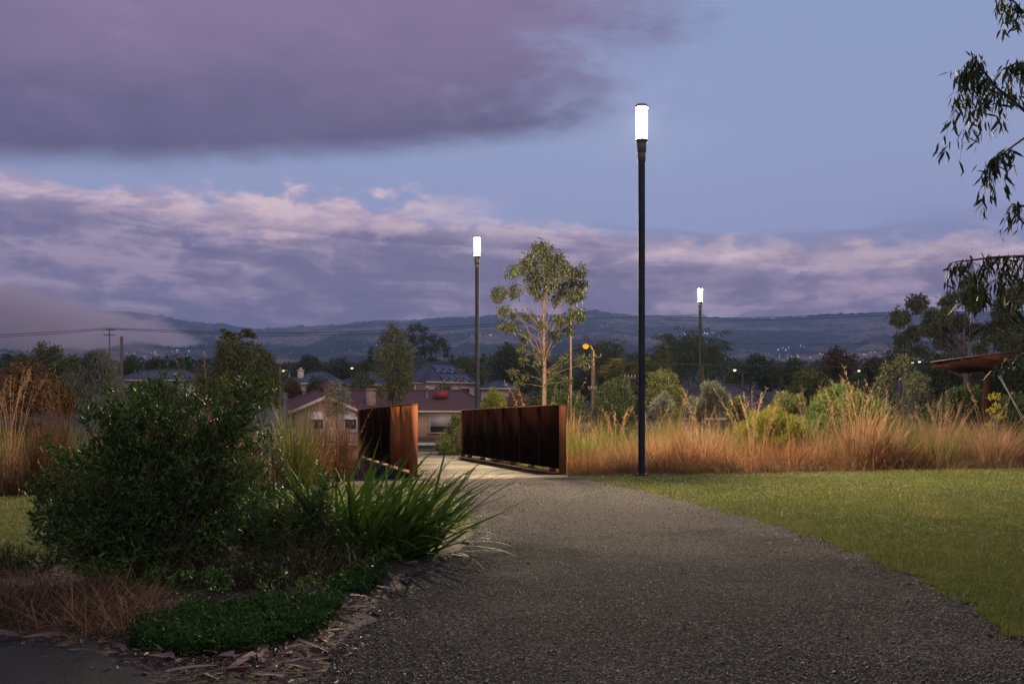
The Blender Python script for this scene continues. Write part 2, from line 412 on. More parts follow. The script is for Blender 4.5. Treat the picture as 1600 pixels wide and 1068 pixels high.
# far side of the bridge: gravel landing, verge, street, footpath
e0 = BR0 + BD * 7.75
kk = np.linspace(0, 1, 30)[:, None]
strip('far_path', (e0 + BN * -0.3) * (1 - kk) + np.array([-12.5, 50]) * kk, (e0 + BN * 2.9) * (1 - kk) + np.array([0.5, 50]) * kk, 0.02, GRAVEL, 16)
xx = np.linspace(-90, 90, 60)
def cross(name, y0, y1, z, mat): strip(name, np.stack([xx, np.full(60, y0) + xx * .03], -1), np.stack([xx, np.full(60, y1) + xx * .03], -1), z, mat, 8)
cross('verge', 46, 55, 0.05, VERGE)
cross('street', 55, 66, 0.03, ASPHALT)
cross('front_lawn', 69, 80, 0.05, VERGE)
CONC = plain('concrete', (0.36, 0.33, 0.29), (0.28, 0.26, 0.23), 0.9, 3)
cross('footpath', 66.6, 69, 0.10, CONC)
kb = MB(); kb.box((0, 66.3, -0.68), (180, 0.4, 0.24), rot=[[1, -0.03, 0], [0.03, 1, 0], [0, 0, 1]]); kb.build('kerb', CONC, kind='structure')

# haze: even, pale air round the whole place
hz = bpy.data.materials.new('haze_air'); hz.use_nodes = True; t = hz.node_tree; t.nodes.clear()
ho = t.nodes.new('ShaderNodeOutputMaterial'); hv = t.nodes.new('ShaderNodeVolumePrincipled')
hv.inputs['Color'].default_value = (0.55, 0.70, 1.0, 1); hv.inputs['Density'].default_value = 1.35e-4; hv.inputs['Anisotropy'].default_value = 0.0
t.links.new(hv.outputs[0], ho.inputs['Volume'])
hb = MB(); hb.box((0, 3200, 340), (15200, 7200, 690)); tag(hb.build('haze', hz), 'pale blue dusk haze filling the air before the hills', 'haze', kind='stuff')

# low cloud lying over the left end of the hills
ms = bpy.data.materials.new('mist_air'); ms.use_nodes = True; t = ms.node_tree; t.nodes.clear()
mo = t.nodes.new('ShaderNodeOutputMaterial'); mv = t.nodes.new('ShaderNodeVolumePrincipled'); mv.inputs['Color'].default_value = (1.0, 0.84, 0.81, 1); mv.inputs['Anisotropy'].default_value = 0.0
c = obj_coords(t); sx = t.nodes.new('ShaderNodeSeparateXYZ'); t.links.new(c, sx.inputs[0]); mx_, my_, mz_ = (X(t, sx.outputs[k]) for k in range(3))
nm = noise(t, vec(t, mx_ * 0.0033, my_ * 0.0022, mz_ * 0.0066), 1.0, 4, 0.6, 0.6)
fall = (1.0 - (mx_ + mz_ * 1.1).step(0, 760)) * (mz_ + 190).step(-20, 90) * (1.0 - (mz_ + 60).step(0, 260)) * (1.0 - my_._m('ABSOLUTE').step(200, 430)) * (mx_ + 1000).step(-30, 200)
den = (nm + (fall - 0.62) * 0.75).step(0.42, 0.74) * fall * 0.05
t.links.new(den.s, mv.inputs['Density']); t.links.new(mv.outputs[0], mo.inputs['Volume'])
mb = MB(); mb.box((0, 0, 0), (2100, 900, 430)); tag(mb.build('mist', ms, loc=(-1370, 2600, 300)), 'pale bank of mist drifting over the left hills', 'mist', kind='stuff')
scene.cycles.volume_step_rate = 1.0

# ================================================================== FOOTBRIDGE
def rusty(name, c1, c2, c3, ribs=True):
    m, t, p, o = new_mat(name); c = obj_coords(t)
    n1 = noise(t, c, 2.2, 6, 0.65); n2 = noise(t, c, 30, 4, 0.7)
    mp = t.nodes.new('ShaderNodeMapping'); mp.inputs['Scale'].default_value = (1, 5, 0.35); t.links.new(c, mp.inputs['Vector'])
    n3 = noise(t, mp.outputs[0], 2.0, 4, 0.6)
    col = mixc(t, (n1 * 0.5 + n3 * 0.5).step(0.38, 0.62), c1, c2); col = mixc(t, n2.step(0.55, 0.75) * 0.5, col, c3)
    t.links.new(col, p.inputs['Base Color']); p.inputs['Roughness'].default_value = 0.9; p.inputs['Specular IOR Level'].default_value = 0.06
    if ribs: p.inputs['Specular IOR Level'].default_value = 0.0
    else: set_bump(t, p, n2, 0.3, 0.004)
    return m
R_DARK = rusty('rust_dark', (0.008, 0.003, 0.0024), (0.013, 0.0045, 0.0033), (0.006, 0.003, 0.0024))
R_LIT = rusty('rust_lit', (0.27, 0.095, 0.026), (0.36, 0.135, 0.038), (0.17, 0.06, 0.02))  # brighter orange puts light into the colour of the two near left panels
R_POST = rusty('rust_post', (0.15, 0.054, 0.022), (0.2, 0.075, 0.03), (0.09, 0.033, 0.017), False)
R_CAP = rusty('rust_cap', (0.10, 0.055, 0.04), (0.2, 0.11, 0.07), (0.05, 0.03, 0.024), False)
m, t, p, o = new_mat('deck_timber'); c = obj_coords(t); oi = t.nodes.new('ShaderNodeObjectInfo')
mp = t.nodes.new('ShaderNodeMapping'); mp.inputs['Scale'].default_value = (1.2, 30, 30); t.links.new(c, mp.inputs['Vector'])
off = t.nodes.new('ShaderNodeVectorMath'); off.operation = 'ADD'; t.links.new(mp.outputs[0], off.inputs[0])
t.links.new(vec(t, X(t, oi.outputs['Random']) * 40, X(t, oi.outputs['Random']) * 17, 0), off.inputs[1])
g = noise(t, off.outputs[0], 1.0, 5, 0.65); rnd = X(t, oi.outputs['Random'])
col = mixc(t, (g * 0.5 + rnd * 0.7).step(0.25, 0.95), (0.04, 0.036, 0.027), (0.12, 0.104, 0.074))
t.links.new(col, p.inputs['Base Color']); p.inputs['Roughness'].default_value = 0.7; p.inputs['Specular IOR Level'].default_value = 0.12; set_bump(t, p, g, 0.5, 0.006)
DECK = m
STEEL = plain('dark_steel', (0.035, 0.028, 0.032), (0.06, 0.04, 0.04), 0.6, 6)

BW, BL = 2.5, 7.65
bridge = thing('footbridge', 'rusted steel footbridge with solid panel parapets and pale timber deck', 'footbridge', (BR0[0], BR0[1], 0), math.asin(-BD[0]))
r = rng(11)
pk = MB().box((BW / 2, 0, 0), (BW - 0.16, 0.130, 0.04)); first = None
npl = 51
for i in range(npl):
    yv = 0.075 + i * 0.15
    if first is None: first = q = pk.build('plank', DECK, bridge)
    else: q = first.copy(); COL.objects.link(q)
    q.location = (r.normal(0, .006), yv, 0.03 + r.normal(0, .0016)); q.rotation_euler = (r.normal(0, .008), 0, r.normal(0, .0012))
MB().box((BW / 2, -0.05, -0.02), (BW + 0.12, 0.09, 0.14)).build('deck_sill', plain('sill_timber', (0.34, 0.29, 0.2), (0.24, 0.2, 0.14), 0.8, 5), bridge)
for xx_ in (0.25, 1.25, 2.25): MB().box((xx_, BL / 2, -0.11), (0.12, BL - .1, 0.2)).build('bearer', STEEL, bridge)
npan = 6; pw = BL / npan
for side, x0 in ((-1, 0.0), (1, BW)):
    for k in range(npan):
        mat = R_LIT if (side < 0 and k < 2) else R_DARK
        # panels lean a few millimetres in and out of line
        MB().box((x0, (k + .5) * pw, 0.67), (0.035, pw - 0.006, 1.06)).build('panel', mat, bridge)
        for e in (k * pw + 0.02,):
            if k: MB().box((x0, k * pw, 0.67), (0.039, 0.016, 1.05)).build('joint_strip', R_POST, bridge)
        MB().box((x0 - side * 0.05, (k + .5) * pw - .25, 0.112), (0.1, 0.09, 0.055)).build('bracket', STEEL, bridge)
    MB().box((x0 - side * 0.075, BL / 2, 0.075), (0.15, BL - 0.1, 0.028)).build('base_rail', R_CAP, bridge)
    MB().box((x0 - side * 0.06, BL / 2, 0.032), (0.05, BL - 0.12, 0.055)).build('base_channel', STEEL, bridge)
    MB().box((x0, BL / 2, 1.212), (0.13, BL + 0.02, 0.016)).build('top_cap', R_CAP, bridge)
    for ye in (-0.012, BL + 0.012):
        post = MB().box((x0, ye, 0.6), (0.12, 0.014, 1.2)); post.box((x0, ye + (0.05 if ye < 1 else -0.05), 0.6), (0.014, 0.084, 1.19)); post.build('end_post', R_POST, bridge)
# abutment and bank stones under the deck are hidden by the grass
MB().box((BW / 2, 0.35, -0.42), (BW + .1, 0.4, 0.62)).build('abutment', CONC, bridge)
MB().box((BW / 2, BL - 0.35, -0.42), (BW + .1, 0.4, 0.62)).build('abutment', CONC, bridge)

# ================================================================== PATH LAMPS
POLE = plain('pole_paint', (0.012, 0.014, 0.020), (0.02, 0.022, 0.028), 0.6, 4, spec=0.15)
SLEEVE = plain('lamp_sleeve', (0.05, 0.045, 0.04), (0.07, 0.06, 0.05), 0.5, 10)
CAPM = plain('lamp_cap', (0.2, 0.19, 0.17), (0.16, 0.15, 0.14), 0.5, 10)
m, t, p, o = new_mat('lamp_diffuser'); t.nodes.remove(p)     # frosted tube: glows and lets the light inside it out
em = t.nodes.new('ShaderNodeEmission'); em.inputs['Color'].default_value = (1.0, 0.93, 0.80, 1)
tcd = t.nodes.new('ShaderNodeTexCoord'); szd = t.nodes.new('ShaderNodeSeparateXYZ'); t.links.new(tcd.outputs['Generated'], szd.inputs[0])
t.links.new((X(t, szd.outputs[2]).step(-.1, .8) * 0.62 + 0.40).s, em.inputs['Strength'])
tp = t.nodes.new('ShaderNodeBsdfTransparent'); ad = t.nodes.new('ShaderNodeAddShader'); t.links.new(em.outputs[0], ad.inputs[0]); t.links.new(tp.outputs[0], ad.inputs[1])
t.links.new(ad.outputs[0], o.inputs['Surface']); m.cycles.emission_sampling = 'NONE'; LAMP_GLOW = m
ADDED_BLACK = plain('matt_black', (0.0, 0.0, 0.0), (0.0002, 0.0002, 0.0002), 1.0, 4, spec=0.0)
def lamp_post(loc, top, label):
    h = top - loc[2]; root = thing('path_lamp', label, 'lamp', loc, 0, 'path lamps')
    MB().lathe([(0, .03), (.13, .03), (.13, .045), (.07, .05), (.0585, .06)], 16).build('base_plate', POLE, root)
    for a in range(4): MB().lathe([(.012, .045), (.012, .07), (0, .072)], 6, (.1 * math.cos(a * 1.57 + .78), .1 * math.sin(a * 1.57 + .78), 0)).build('bolt', CAPM, root)
    MB().lathe([(.0585, .04), (.0585, h - .95)], 20).build('pole', POLE, root, smooth=True)
    MB().lathe([(.05, h - .96), (.067, h - .955), (.067, h - .80), (.05, h - .795)], 20).build('lower_sleeve', SLEEVE, root)
    MB().lathe([(.06, h - .81), (.078, h - .80), (.078, h - .625), (.06, h - .62)], 20).build('upper_sleeve', SLEEVE, root)
    MB().lathe([(.07, h - .632), (.104, h - .625), (.104, h - .575), (.0, h - .572)], 24).build('collar', SLEEVE, root)
    MB().lathe([(.103, h - .574), (.103, h - .072)], 28).build('diffuser', LAMP_GLOW, root, smooth=True)
    ld = bpy.data.lights.new('lamp_light', 'POINT'); ld.energy = 8000; ld.color = (1.0, .77, .50); ld.shadow_soft_size = .06
    lo = bpy.data.objects.new('lamp_light', ld); COL.objects.link(lo); lo.parent = root; lo.location = (0, 0, h - .32)
    MB().lathe([(.0, h - .076), (.106, h - .074), (.106, h - .012), (.09, h), (0, h + .004)], 28).build('cap', CAPM, root)
    MB().lathe([(.1062, h - .0785), (0, h - .0785)], 28).build('added_top_disc', ADDED_BLACK, root); MB().lathe([(.1042, h - .5705), (0, h - .5705)], 24).build('added_lower_disc', ADDED_BLACK, root)  # added black discs that swallow lamp light under the cap and on the collar
    return root
X1, Y1 = px(1002.5, 16.2), 16.2
lamp_post((X1, Y1, 0), pz(164, Y1), 'tallest lit path lamp on dark pole, standing at the lawn edge')
lamp_post((px(745.5, 28.5), 28.5, float(H(px(745.5, 28.5), 28.5))), pz(369, 28.5), 'lit path lamp rising behind the bridge parapet left of the gum tree')
lamp_post((px(1094, 40.5), 40.5, float(H(px(1094, 40.5), 40.5))), pz(449.5, 40.5), 'smallest lit path lamp, far behind the grass bank beside the grey bush')

# ================================================================== HOUSES BEYOND THE STREET
def tiles(name, c1, c2, c3):
    m, t, p, o = new_mat(name); c = obj_coords(t)
    b = t.nodes.new('ShaderNodeTexBrick'); b.inputs['Scale'].default_value = 1.0; b.inputs['Brick Width'].default_value = 0.3; b.inputs['Row Height'].default_value = 0.16
    b.inputs['Mortar Size'].default_value = 0.025; b.inputs['Color1'].default_value = (*c1, 1); b.inputs['Color2'].default_value = (*c2, 1); b.inputs['Mortar'].default_value = (*c3, 1)
    s = t.nodes.new('ShaderNodeSeparateXYZ'); t.links.new(c, s.inputs[0])
    t.links.new(vec(t, X(t, s.outputs[0]) + X(t, s.outputs[1]) * 0.3, X(t, s.outputs[2]), 0), b.inputs['Vector'])
    n = noise(t, c, 1.5, 5, 0.7); t.links.new(mixc(t, n.step(0.5, 0.75) * 0.5, b.outputs['Color'], c3), p.inputs['Base Color'])
    p.inputs['Roughness'].default_value = 0.75; set_bump(t, p, X(t, b.outputs['Fac']) * -1.0, 0.8, 0.05); return m
TILE_RED = tiles('tile_red', (0.12, 0.042, 0.04), (0.17, 0.06, 0.05), (0.055, 0.024, 0.026))
TILE_DARK = tiles('tile_dark', (0.07, 0.045, 0.05), (0.1, 0.06, 0.062), (0.03, 0.022, 0.026))
ROOF_GREY = plain('roof_grey', (0.06, 0.066, 0.085), (0.075, 0.08, 0.1), 0.6, 0.7)
ROOF_SLATE = plain('roof_slate', (0.045, 0.052, 0.08), (0.058, 0.066, 0.095), 0.55, 0.7)
m, t, p, o = new_mat('brick_salmon'); c = obj_coords(t)
b = t.nodes.new('ShaderNodeTexBrick'); b.inputs['Scale'].default_value = 1.0; b.inputs['Brick Width'].default_value = 0.24; b.inputs['Row Height'].default_value = 0.086; b.inputs['Mortar Size'].default_value = 0.01
b.inputs['Color1'].default_value = (0.37, 0.19, 0.13, 1); b.inputs['Color2'].default_value = (0.29, 0.145, 0.10, 1); b.inputs['Mortar'].default_value = (0.42, 0.34, 0.28, 1)
s = t.nodes.new('ShaderNodeSeparateXYZ'); t.links.new(c, s.inputs[0]); t.links.new(vec(t, X(t, s.outputs[0]) + X(t, s.outputs[1]), X(t, s.outputs[2]), 0), b.inputs['Vector'])
t.links.new(b.outputs['Color'], p.inputs['Base Color']); p.inputs['Roughness'].default_value = 0.9; BRICK = m
CREAM = plain('cream_render', (0.62, 0.5, 0.4), (0.55, 0.44, 0.35), 0.9, 1)
TRIM = plain('trim_paint', (0.62, 0.5, 0.42), (0.55, 0.45, 0.38), 0.6, 2)
BLIND = plain('roller_shutter', (0.5, 0.44, 0.42), (0.42, 0.37, 0.36), 0.6, 2)
GLASS = plain('dark_glass', (0.02, 0.022, 0.03), (0.03, 0.03, 0.04), 0.08, 2, spec=0.6)
SOLAR = plain('solar_cell', (0.012, 0.02, 0.05), (0.02, 0.03, 0.07), 0.12, 2, spec=0.7)
PLINTH = plain('plinth_brick', (0.13, 0.05, 0.04), (0.1, 0.04, 0.035), 0.9, 6)
def hip(mb, x0, x1, y0, y1, ze, zr, ridge_in, ov=0.45, yr=None):
    yr = (y0 + y1) / 2 if yr is None else yr; x0 -= ov; x1 += ov; y0 -= ov; y1 += ov
    a, b_ = x0 + ridge_in, x1 - ridge_in; th = 0.16
    v = [(x0, y0, ze), (x1, y0, ze), (x1, y1, ze), (x0, y1, ze), (a, yr, zr), (b_, yr, zr)]
    v += [(q[0], q[1], ze - th) for q in v[:4]]
    mb.add(v, [[0, 1, 5, 4], [2, 3, 4, 5]]); o_ = mb.n - 10
    mb.f.append(np.array([[1, 2, 5], [3, 0, 4]]) + o_); mb.f.append(np.array([[0, 6, 7, 1], [1, 7, 8, 2], [2, 8, 9, 3], [3, 9, 6, 0], [6, 9, 8, 7]]) + o_)
    # ridge and hip capping
    e = 0.03
    for q0, q1 in ((4, 5), (0, 4), (3, 4), (1, 5), (2, 5)):
        mb.tube([np.array(v[q0]) + [0, 0, e], np.array(v[q1]) + [0, 0, e]], 0.09, 6)
    return mb
def gutter(root, x0, x1, y0, ze, ov=0.45):
    MB().box(((x0 + x1) / 2, y0 - ov - .07, ze - .1), (x1 - x0 + 2 * ov, 0.13, 0.16)).build('gutter', TRIM, root)
def window(root, xc, zc, w, h, y, shutter=None):
    f = MB()
    for sx in (-1, 1): f.box((xc + sx * (w / 2 - .04), y - .05, zc), (.08, .1, h))
    for sz in (-1, 1): f.box((xc, y - .052, zc + sz * (h / 2 - .04)), (w - .002, .1, .08))
    fr = f.build('window', TRIM, root)
    MB().box((xc, y - .02, zc), (w - .14, .02, h - .14)).build('pane', GLASS, fr)
    if shutter: MB().box((xc, y - .075, zc + h / 2 - h * shutter / 2 - .06), (w - .17, .03, h * shutter)).build('roller_blind', BLIND, fr)
    MB().box((xc, y - .09, zc - h / 2 - .05), (w + .2, .2, .1)).build('sill', PLINTH, fr)
    return fr
def house(name, label, u0, u1, Y, depth, ve, vr, wall, roof, ridge_in, group='houses beyond the street'):
    x0, x1 = px(u0, Y), px(u1, Y); xc = (x0 + x1) / 2
    zg = float(H(xc, Y + depth / 2)) - .1; zg = min(zg, float(H(xc, Y)) - .05); ze, zr = pz(ve, Y) - zg, pz(vr, Y + depth / 2) - zg
    root = thing(name, label, 'house', (xc, Y, zg), 0, group); w = (x1 - x0)
    MB().box((0, depth / 2, ze / 2), (w, depth, ze)).build('wall', wall, root)
    rf = hip(MB(), -w / 2, w / 2, 0, depth, ze + .02, zr, ridge_in).build('roof', roof, root)
    gutter(root, -w / 2, w / 2, 0, ze)
    return root, w, ze, zr, rf, zg, xc

# the brick house facing the park
A, w, ze, zr, rf, zg, xc = house('brick_house', 'salmon brick house with red tiled roof, gabled wing and roller blinds, behind the bridge', 428, 768, 84, 8.4, 641, 610, BRICK, TILE_RED, 3.2)
MB().box((0, -0.03, 0.2), (w - .02, .08, .42)).build('plinth', PLINTH, A)
wx = lambda u, Y=84: px(u, Y) - xc
window(A, (wx(671) + wx(706)) / 2, pz(661, 84) - zg, wx(706) - wx(671), 1.75, 0, .62)
window(A, wx(740), pz(661, 84) - zg, 2.0, 1.6, 0, .5)
gx0, gx1, gd = wx(474), wx(570), -3.0
gz, ga = pz(641, 81) - zg, pz(619, 81) - zg; gm = (gx0 + gx1) / 2
for gx in (gx0, gx1): MB().box((gx - .06 * np.sign(gx - gm), gd / 2 + .06, gz / 2), (.12, -gd - .14, gz)).build('wing_side_wall', BRICK, A)
gw = MB(); gw.v.append(np.array([(gx0, gd, 0), (gx1, gd, 0), (gx1, gd, gz), (gm, gd, ga - .1), (gx0, gd, gz)], np.float32)); gw.t.append(np.full(5, .5, np.float32)); gw.f.append(np.array([[0, 1, 2, 3, 4]])); gw.n = 5
gw.build('gable_wall', BRICK, A)
gr = MB(); o2 = 0.5
for sx in (-1, 1):
    e = gm + sx * ((gx1 - gx0) / 2 + o2); zz = gz - (ga - gz) * o2 / ((gx1 - gx0) / 2)
    gr.add([(e, gd - .5, zz), (gm, gd - .5, ga), (gm, 4.2, ga), (e, 4.2, zz), (e, gd - .5, zz - .12), (gm, gd - .5, ga - .12), (gm, 4.2, ga - .12), (e, 4.2, zz - .12)], [[0, 1, 2, 3], [4, 7, 6, 5], [0, 4, 5, 1], [0, 3, 7, 4]])
gr.build('gable_roof', TILE_RED, A)
for sx in (-1, 1):
    e = gm + sx * ((gx1 - gx0) / 2 + o2); zz = gz - (ga - gz) * o2 / ((gx1 - gx0) / 2); L_ = math.hypot(e - gm, ga - zz); an = math.atan2(ga - zz, gm - e)
    MB().box(((e + gm) / 2, gd - .54, (zz + ga) / 2 - .06), (L_, .06, .26), rot=[[math.cos(an), 0, -math.sin(an)], [0, 1, 0], [math.sin(an), 0, math.cos(an)]]).build('bargeboard', TRIM, A)
for u in (496, 548):
    f = window(A, px(u, 81) - xc, pz(663, 81) - zg, 1.1, 1.2, gd)
    aw = px(u, 81) - xc; za = pz(645, 81) - zg
    MB().add([(aw - .35, gd, za + .1), (aw + .35, gd, za + .1), (aw + .6, gd - .5, za - .5), (aw - .6, gd - .5, za - .5), (aw - .35, gd, za + .04), (aw + .35, gd, za + .04), (aw + .6, gd - .5, za - .56), (aw - .6, gd - .5, za - .56)],
             [[0, 1, 2, 3], [4, 7, 6, 5], [0, 3, 7, 4], [1, 5, 6, 2], [3, 2, 6, 7]]).build('awning', plain('awning_white', (0.7, 0.66, 0.66), None, .6), f)
cb = MB(); cxp = wx(580, 85); cb.box((cxp, 1.0, (pz(609, 85) - zg) - 1.1), (0.8, .8, 2.3)); cb.box((cxp, 1.0, pz(609, 85) - zg + .03), (.92, .92, .16)); cb.build('chimney', BRICK, rf)
fl = MB(); fx = wx(668, 87); fl.lathe([(.11, -.9), (.11, .12), (.2, .14), (.2, .3), (0, .34)], 12, (fx, 2.6, pz(609, 87) - zg)); fl.build('flue', plain('galvanised', (0.5, 0.5, 0.5), None, .4, metal=.6), rf)
ac = MB(); acx = wx(690, 87); ac.box((acx, 2.4, pz(616, 87) - zg), (1.2, 1.0, .62)); ac.box((acx + .1, 2.4, pz(611.5, 87) - zg), (.9, .8, .16)); ac.build('roof_cooler', plain('cooler_red', (0.3, 0.05, 0.04), None, .6), rf)
ac = MB(); acx = wx(512, 88); ac.box((acx, 4.2, zr + .3), (1.3, 1.0, .7)); ac.box((acx, 4.2, zr + .7), (1.0, .8, .14)); ac.build('roof_cooler', plain('cooler_brown', (0.12, 0.05, 0.05), None, .6), rf)

# pale front fence
fn = thing('front_fence', 'low pale metal fence in front of the gabled brick house', 'fence', (px(500, 77), 77, float(H(px(500, 77), 77))))
fw = px(585, 77) - px(415, 77)
FEN = plain('fence_paint', (0.42, 0.37, 0.34), (0.35, 0.31, 0.29), .6)
for z_ in (.12, 1.02): MB().box((0, 0, z_), (fw, .04, .07)).build('rail', FEN, fn)
for k in range(5): MB().box((-fw / 2 + fw * k / 4, 0, .55), (.1, .1, 1.14)).build('post', FEN, fn)
sl = MB()
for k in range(70): sl.box((-fw / 2 + .06 + fw * k / 70, 0.001, .57), (.03, .02, .86))
sl.build('fence_bars', FEN, fn, kind='stuff')

# slate-roofed house with solar panels
B, w, ze, zr, rf, zg, xc = house('solar_house', 'cream house with blue grey hip roof carrying solar panels', 662, 748, 118, 6, 596.5, 567, CREAM, ROOF_SLATE, 2.4)
B.rotation_euler = (0, 0, .6)
for k, (wxx, dxm) in enumerate(((-.6, 1.1), (2.0, 1.4))): window(B, wxx, ze - 1.2, dxm, 1.0, 0)
for k in range(3): MB().box((-w / 2 - 1.3, .6 + k * 1.6, ze / 2 - .1), (.14, .14, ze - .2)).build('verandah_post', TRIM, B)
vr_ = MB().box((-w / 2 - .75, 2.6, ze - .22), (1.5, 5, .08)); vr_.build('verandah_roof', TRIM, B)
# panels on the right-hand hip face and front slope
xr = w / 2 + .45; rin = 2.4; slope_front = (zr - ze) / (3.0 + .45); slope_side = (zr - ze) / rin
for row in range(2):
    for k in range(5):
        fx = -1.0 + k * 1.04; fy = 1.75 - row * 1.62
        if fx + .5 > xr - rin * (fy + .9 + .45) / 3.45 or fx - .5 < -xr + rin * (fy + .9 + .45) / 3.45: continue
        q = MB().box((0, 0, .09), (1.0, 1.65, .05)).build('solar_panel', SOLAR, rf); q.location = (fx, fy, ze + slope_front * (fy + .45)); q.rotation_euler = (math.atan(slope_front), 0, 0)

for (nm, lb, u0, u1, Y, dp, ve, vr, wl, rfm, ri) in (
    ('grey_roof_house', 'low house with plain grey roof and one pale chimney, far behind the gable', 446, 526, 122, 9, 598, 581, CREAM, ROOF_GREY, 3),
    ('dark_roof_house', 'house with dark blue grey hip roof behind the dark eucalyptus', 530, 612, 128, 9, 600, 581.5, CREAM, ROOF_SLATE, 3.5),
    ('distant_cream_house', 'cream house with mauve grey roof seen over the foreground bush', 186, 288, 120, 9, 593, 578, CREAM, ROOF_GREY, 2),
    ('tiled_roof_house', 'wide house with dark brown tiled roof behind the third lamp', 1060, 1236, 68, 11, 652, 602, BRICK, TILE_DARK, 3),
    ('blue_roof_house', 'small house with dark blue roof between solar house and gum tree', 752, 806, 112, 8, 606, 593, CREAM, ROOF_SLATE, 2.5),
    ('shaded_house', 'low dark roofed house hidden behind the orange street light', 902, 990, 92, 10, 648, 616, BRICK, TILE_DARK, 3)):
    hh, w, ze, zr, rf, zg, xc = house(nm, lb, u0, u1, Y, dp, ve, vr, wl, rfm, ri)
    for k in (-.3, .25): window(hh, k * w, ze - 1.3, 1.4, 1.1, 0, .4)
    if nm == 'grey_roof_house':
        c_ = MB(); zc_ = pz(579, 124) - zg; c_.box((px(470, 124) - xc, 2.0, zc_ - .75), (.7, .7, 1.6)); c_.box((px(470, 124) - xc, 2.0, zc_ + .06), (.85, .85, .14)); c_.box((px(470, 124) - xc, 2.0, zc_ + .25), (.3, .3, .3)); c_.build('chimney', CREAM, rf)

# rainwater tank beside the brick house
tk = thing('water_tank', 'pale grey corrugated water tank left of the brick house', 'tank', (px(428, 80), 80, float(H(px(428, 80), 80))))
MB().lathe([(1.1, 0), (1.1, pz(616, 80) + .8)], 24).build('tank_body', plain('tank_steel', (0.16, 0.16, 0.175), None, .6), tk, smooth=True)
MB().lathe([(1.14, pz(616, 80) + .78), (1.14, pz(616, 80) + .86), (0, pz(611, 80) + .9)], 24).build('tank_lid', plain('tank_steel', (0, 0, 0)), tk)

# ================================================================== STREET LIGHTS, POLES AND WIRES
WOOD = plain('pole_timber', (0.10, 0.06, 0.045), (0.15, 0.09, 0.06), .85, 3)
GAL = plain('pole_galvanised', (0.06, 0.05, 0.045), (0.09, 0.075, 0.065), .7, 3)
SODIUM = glow('sodium_bulb', (1.0, 0.26, 0.01), 1.9)
WARMB = glow('warm_bulb', (1.0, 0.86, 0.48), 2.2, False)
def street_light(u, v, Y, label, bulb, r_=.16, arm=.8, side=-1, watts=0):
    x, zt = px(u, Y), pz(v, Y); zg = float(H(x, Y)); h = zt - zg
    root = thing('street_light', label, 'street light', (x - side * arm, Y, zg), 0, 'street lights among the houses')
    MB().tube([(0, 0, 0), (0, 0, h * .6), (0, 0, h - .25)], [.10, .075, .055], 8).build('pole', GAL, root)
    MB().tube([(0, 0, h - .3), (side * arm * .4, 0, h + .08), (side * arm, 0, h + .12)], .035, 6).build('arm', GAL, root)
    hd = MB().box((side * arm, 0, h + .11), (.62, .26, .1)).build('lamp_head', GAL, root)
    bp = [(0, -.9 * r_), (.6 * r_, -.72 * r_), (r_, -.1 * r_), (.85 * r_, .4 * r_), (.3 * r_, .68 * r_)] if watts > 200 else [(0, -.12), (r_ * .5, -.1), (r_ * .9, -.04), (r_, .055)]
    MB().lathe(bp, 14, (side * arm, -.16 if watts > 200 else 0, h)).build('bulb', bulb, hd)
    if watts:
        ld = bpy.data.lights.new('sodium_light', 'POINT'); ld.energy = watts; ld.color = (1.0, .42, .08) if bulb is SODIUM else (1.0, .8, .4); ld.shadow_soft_size = .15
        lo = bpy.data.objects.new('sodium_light', ld); COL.objects.link(lo); lo.parent = hd; lo.location = (side * arm, 0, h - .3)
street_light(915, 541, 62, 'orange glowing street light beside the gum tree', SODIUM, .2, .55, watts=320)
street_light(442, 579, 112, 'small warm street light above the lit yellow bush', WARMB, .2, watts=120)
street_light(550, 575, 140, 'small yellow street light among the dark trees behind the roofs', WARMB, .2)
street_light(1148, 578, 96, 'small white street light right of the third path lamp', WARMB, .16)
street_light(1342, 579, 110, 'small yellow street light in the dark trees above the green shrub', WARMB, .16)
street_light(1426, 566, 130, 'leftmost of two small lights below the big gum', WARMB, .17)
street_light(1436.5, 565, 131, 'rightmost of two small lights below the big gum', WARMB, .2)
def power_pole(u, vt, Y, label, arms=((.3, 1.6),), r_=.13, mat=None):
    x, zt = px(u, Y), pz(vt, Y); zg = float(H(x, Y)); h = zt - zg
    root = thing('power_pole', label, 'pole', (x, Y, zg), 0, 'power poles')
    MB().tube([(0, 0, -.1), (0, 0, h)], [r_, r_ * .7], 8).build('pole', mat or WOOD, root)
    for dz_, w_ in arms:
        MB().box((0, -.1, h - dz_), (w_, .1, .1)).build('crossarm', WOOD, root)
        for k in (-.45, -.15, .15, .45): MB().lathe([(.03, 0), (.05, .06), (.03, .14), (0, .16)], 6, (k * w_, -.1, h - dz_ + .05)).build('insulator', plain('porcelain', (.3, .28, .26), None, .3), root)
    return root
power_pole(190, 525, 80, 'bare dark timber pole above the left shrubs', (), .17)
power_pole(171, 513, 130, 'thin distant power pole with short crossarm carrying wires', ((.2, 1.7), (.9, 1.5)), .1)
power_pole(437.5, 563, 70, 'thin dark pole in front of the brick house roof', ((.25, .5),), .1)
power_pole(925.5, 546, 58, 'reddish power pole with crossarm right of the orange light', ((.45, 1.1), (2.4, .5)), .1)
power_pole(891.5, 462, 46, 'tall slim pole standing behind the right side of the gum tree', (), .07)
power_pole(718, 576, 104, 'short pole with crossarm before the solar roof', ((.2, 1.2),), .09)
power_pole(692, 582, 106, 'thin pole against the slate roof', (), .08)
power_pole(984, 588, 60, 'short pale pole with small crossarm near the fan palm', ((.1, .7),), .03, GAL)
WIRE = plain('wire', (0.05, 0.048, 0.055), None, .6)
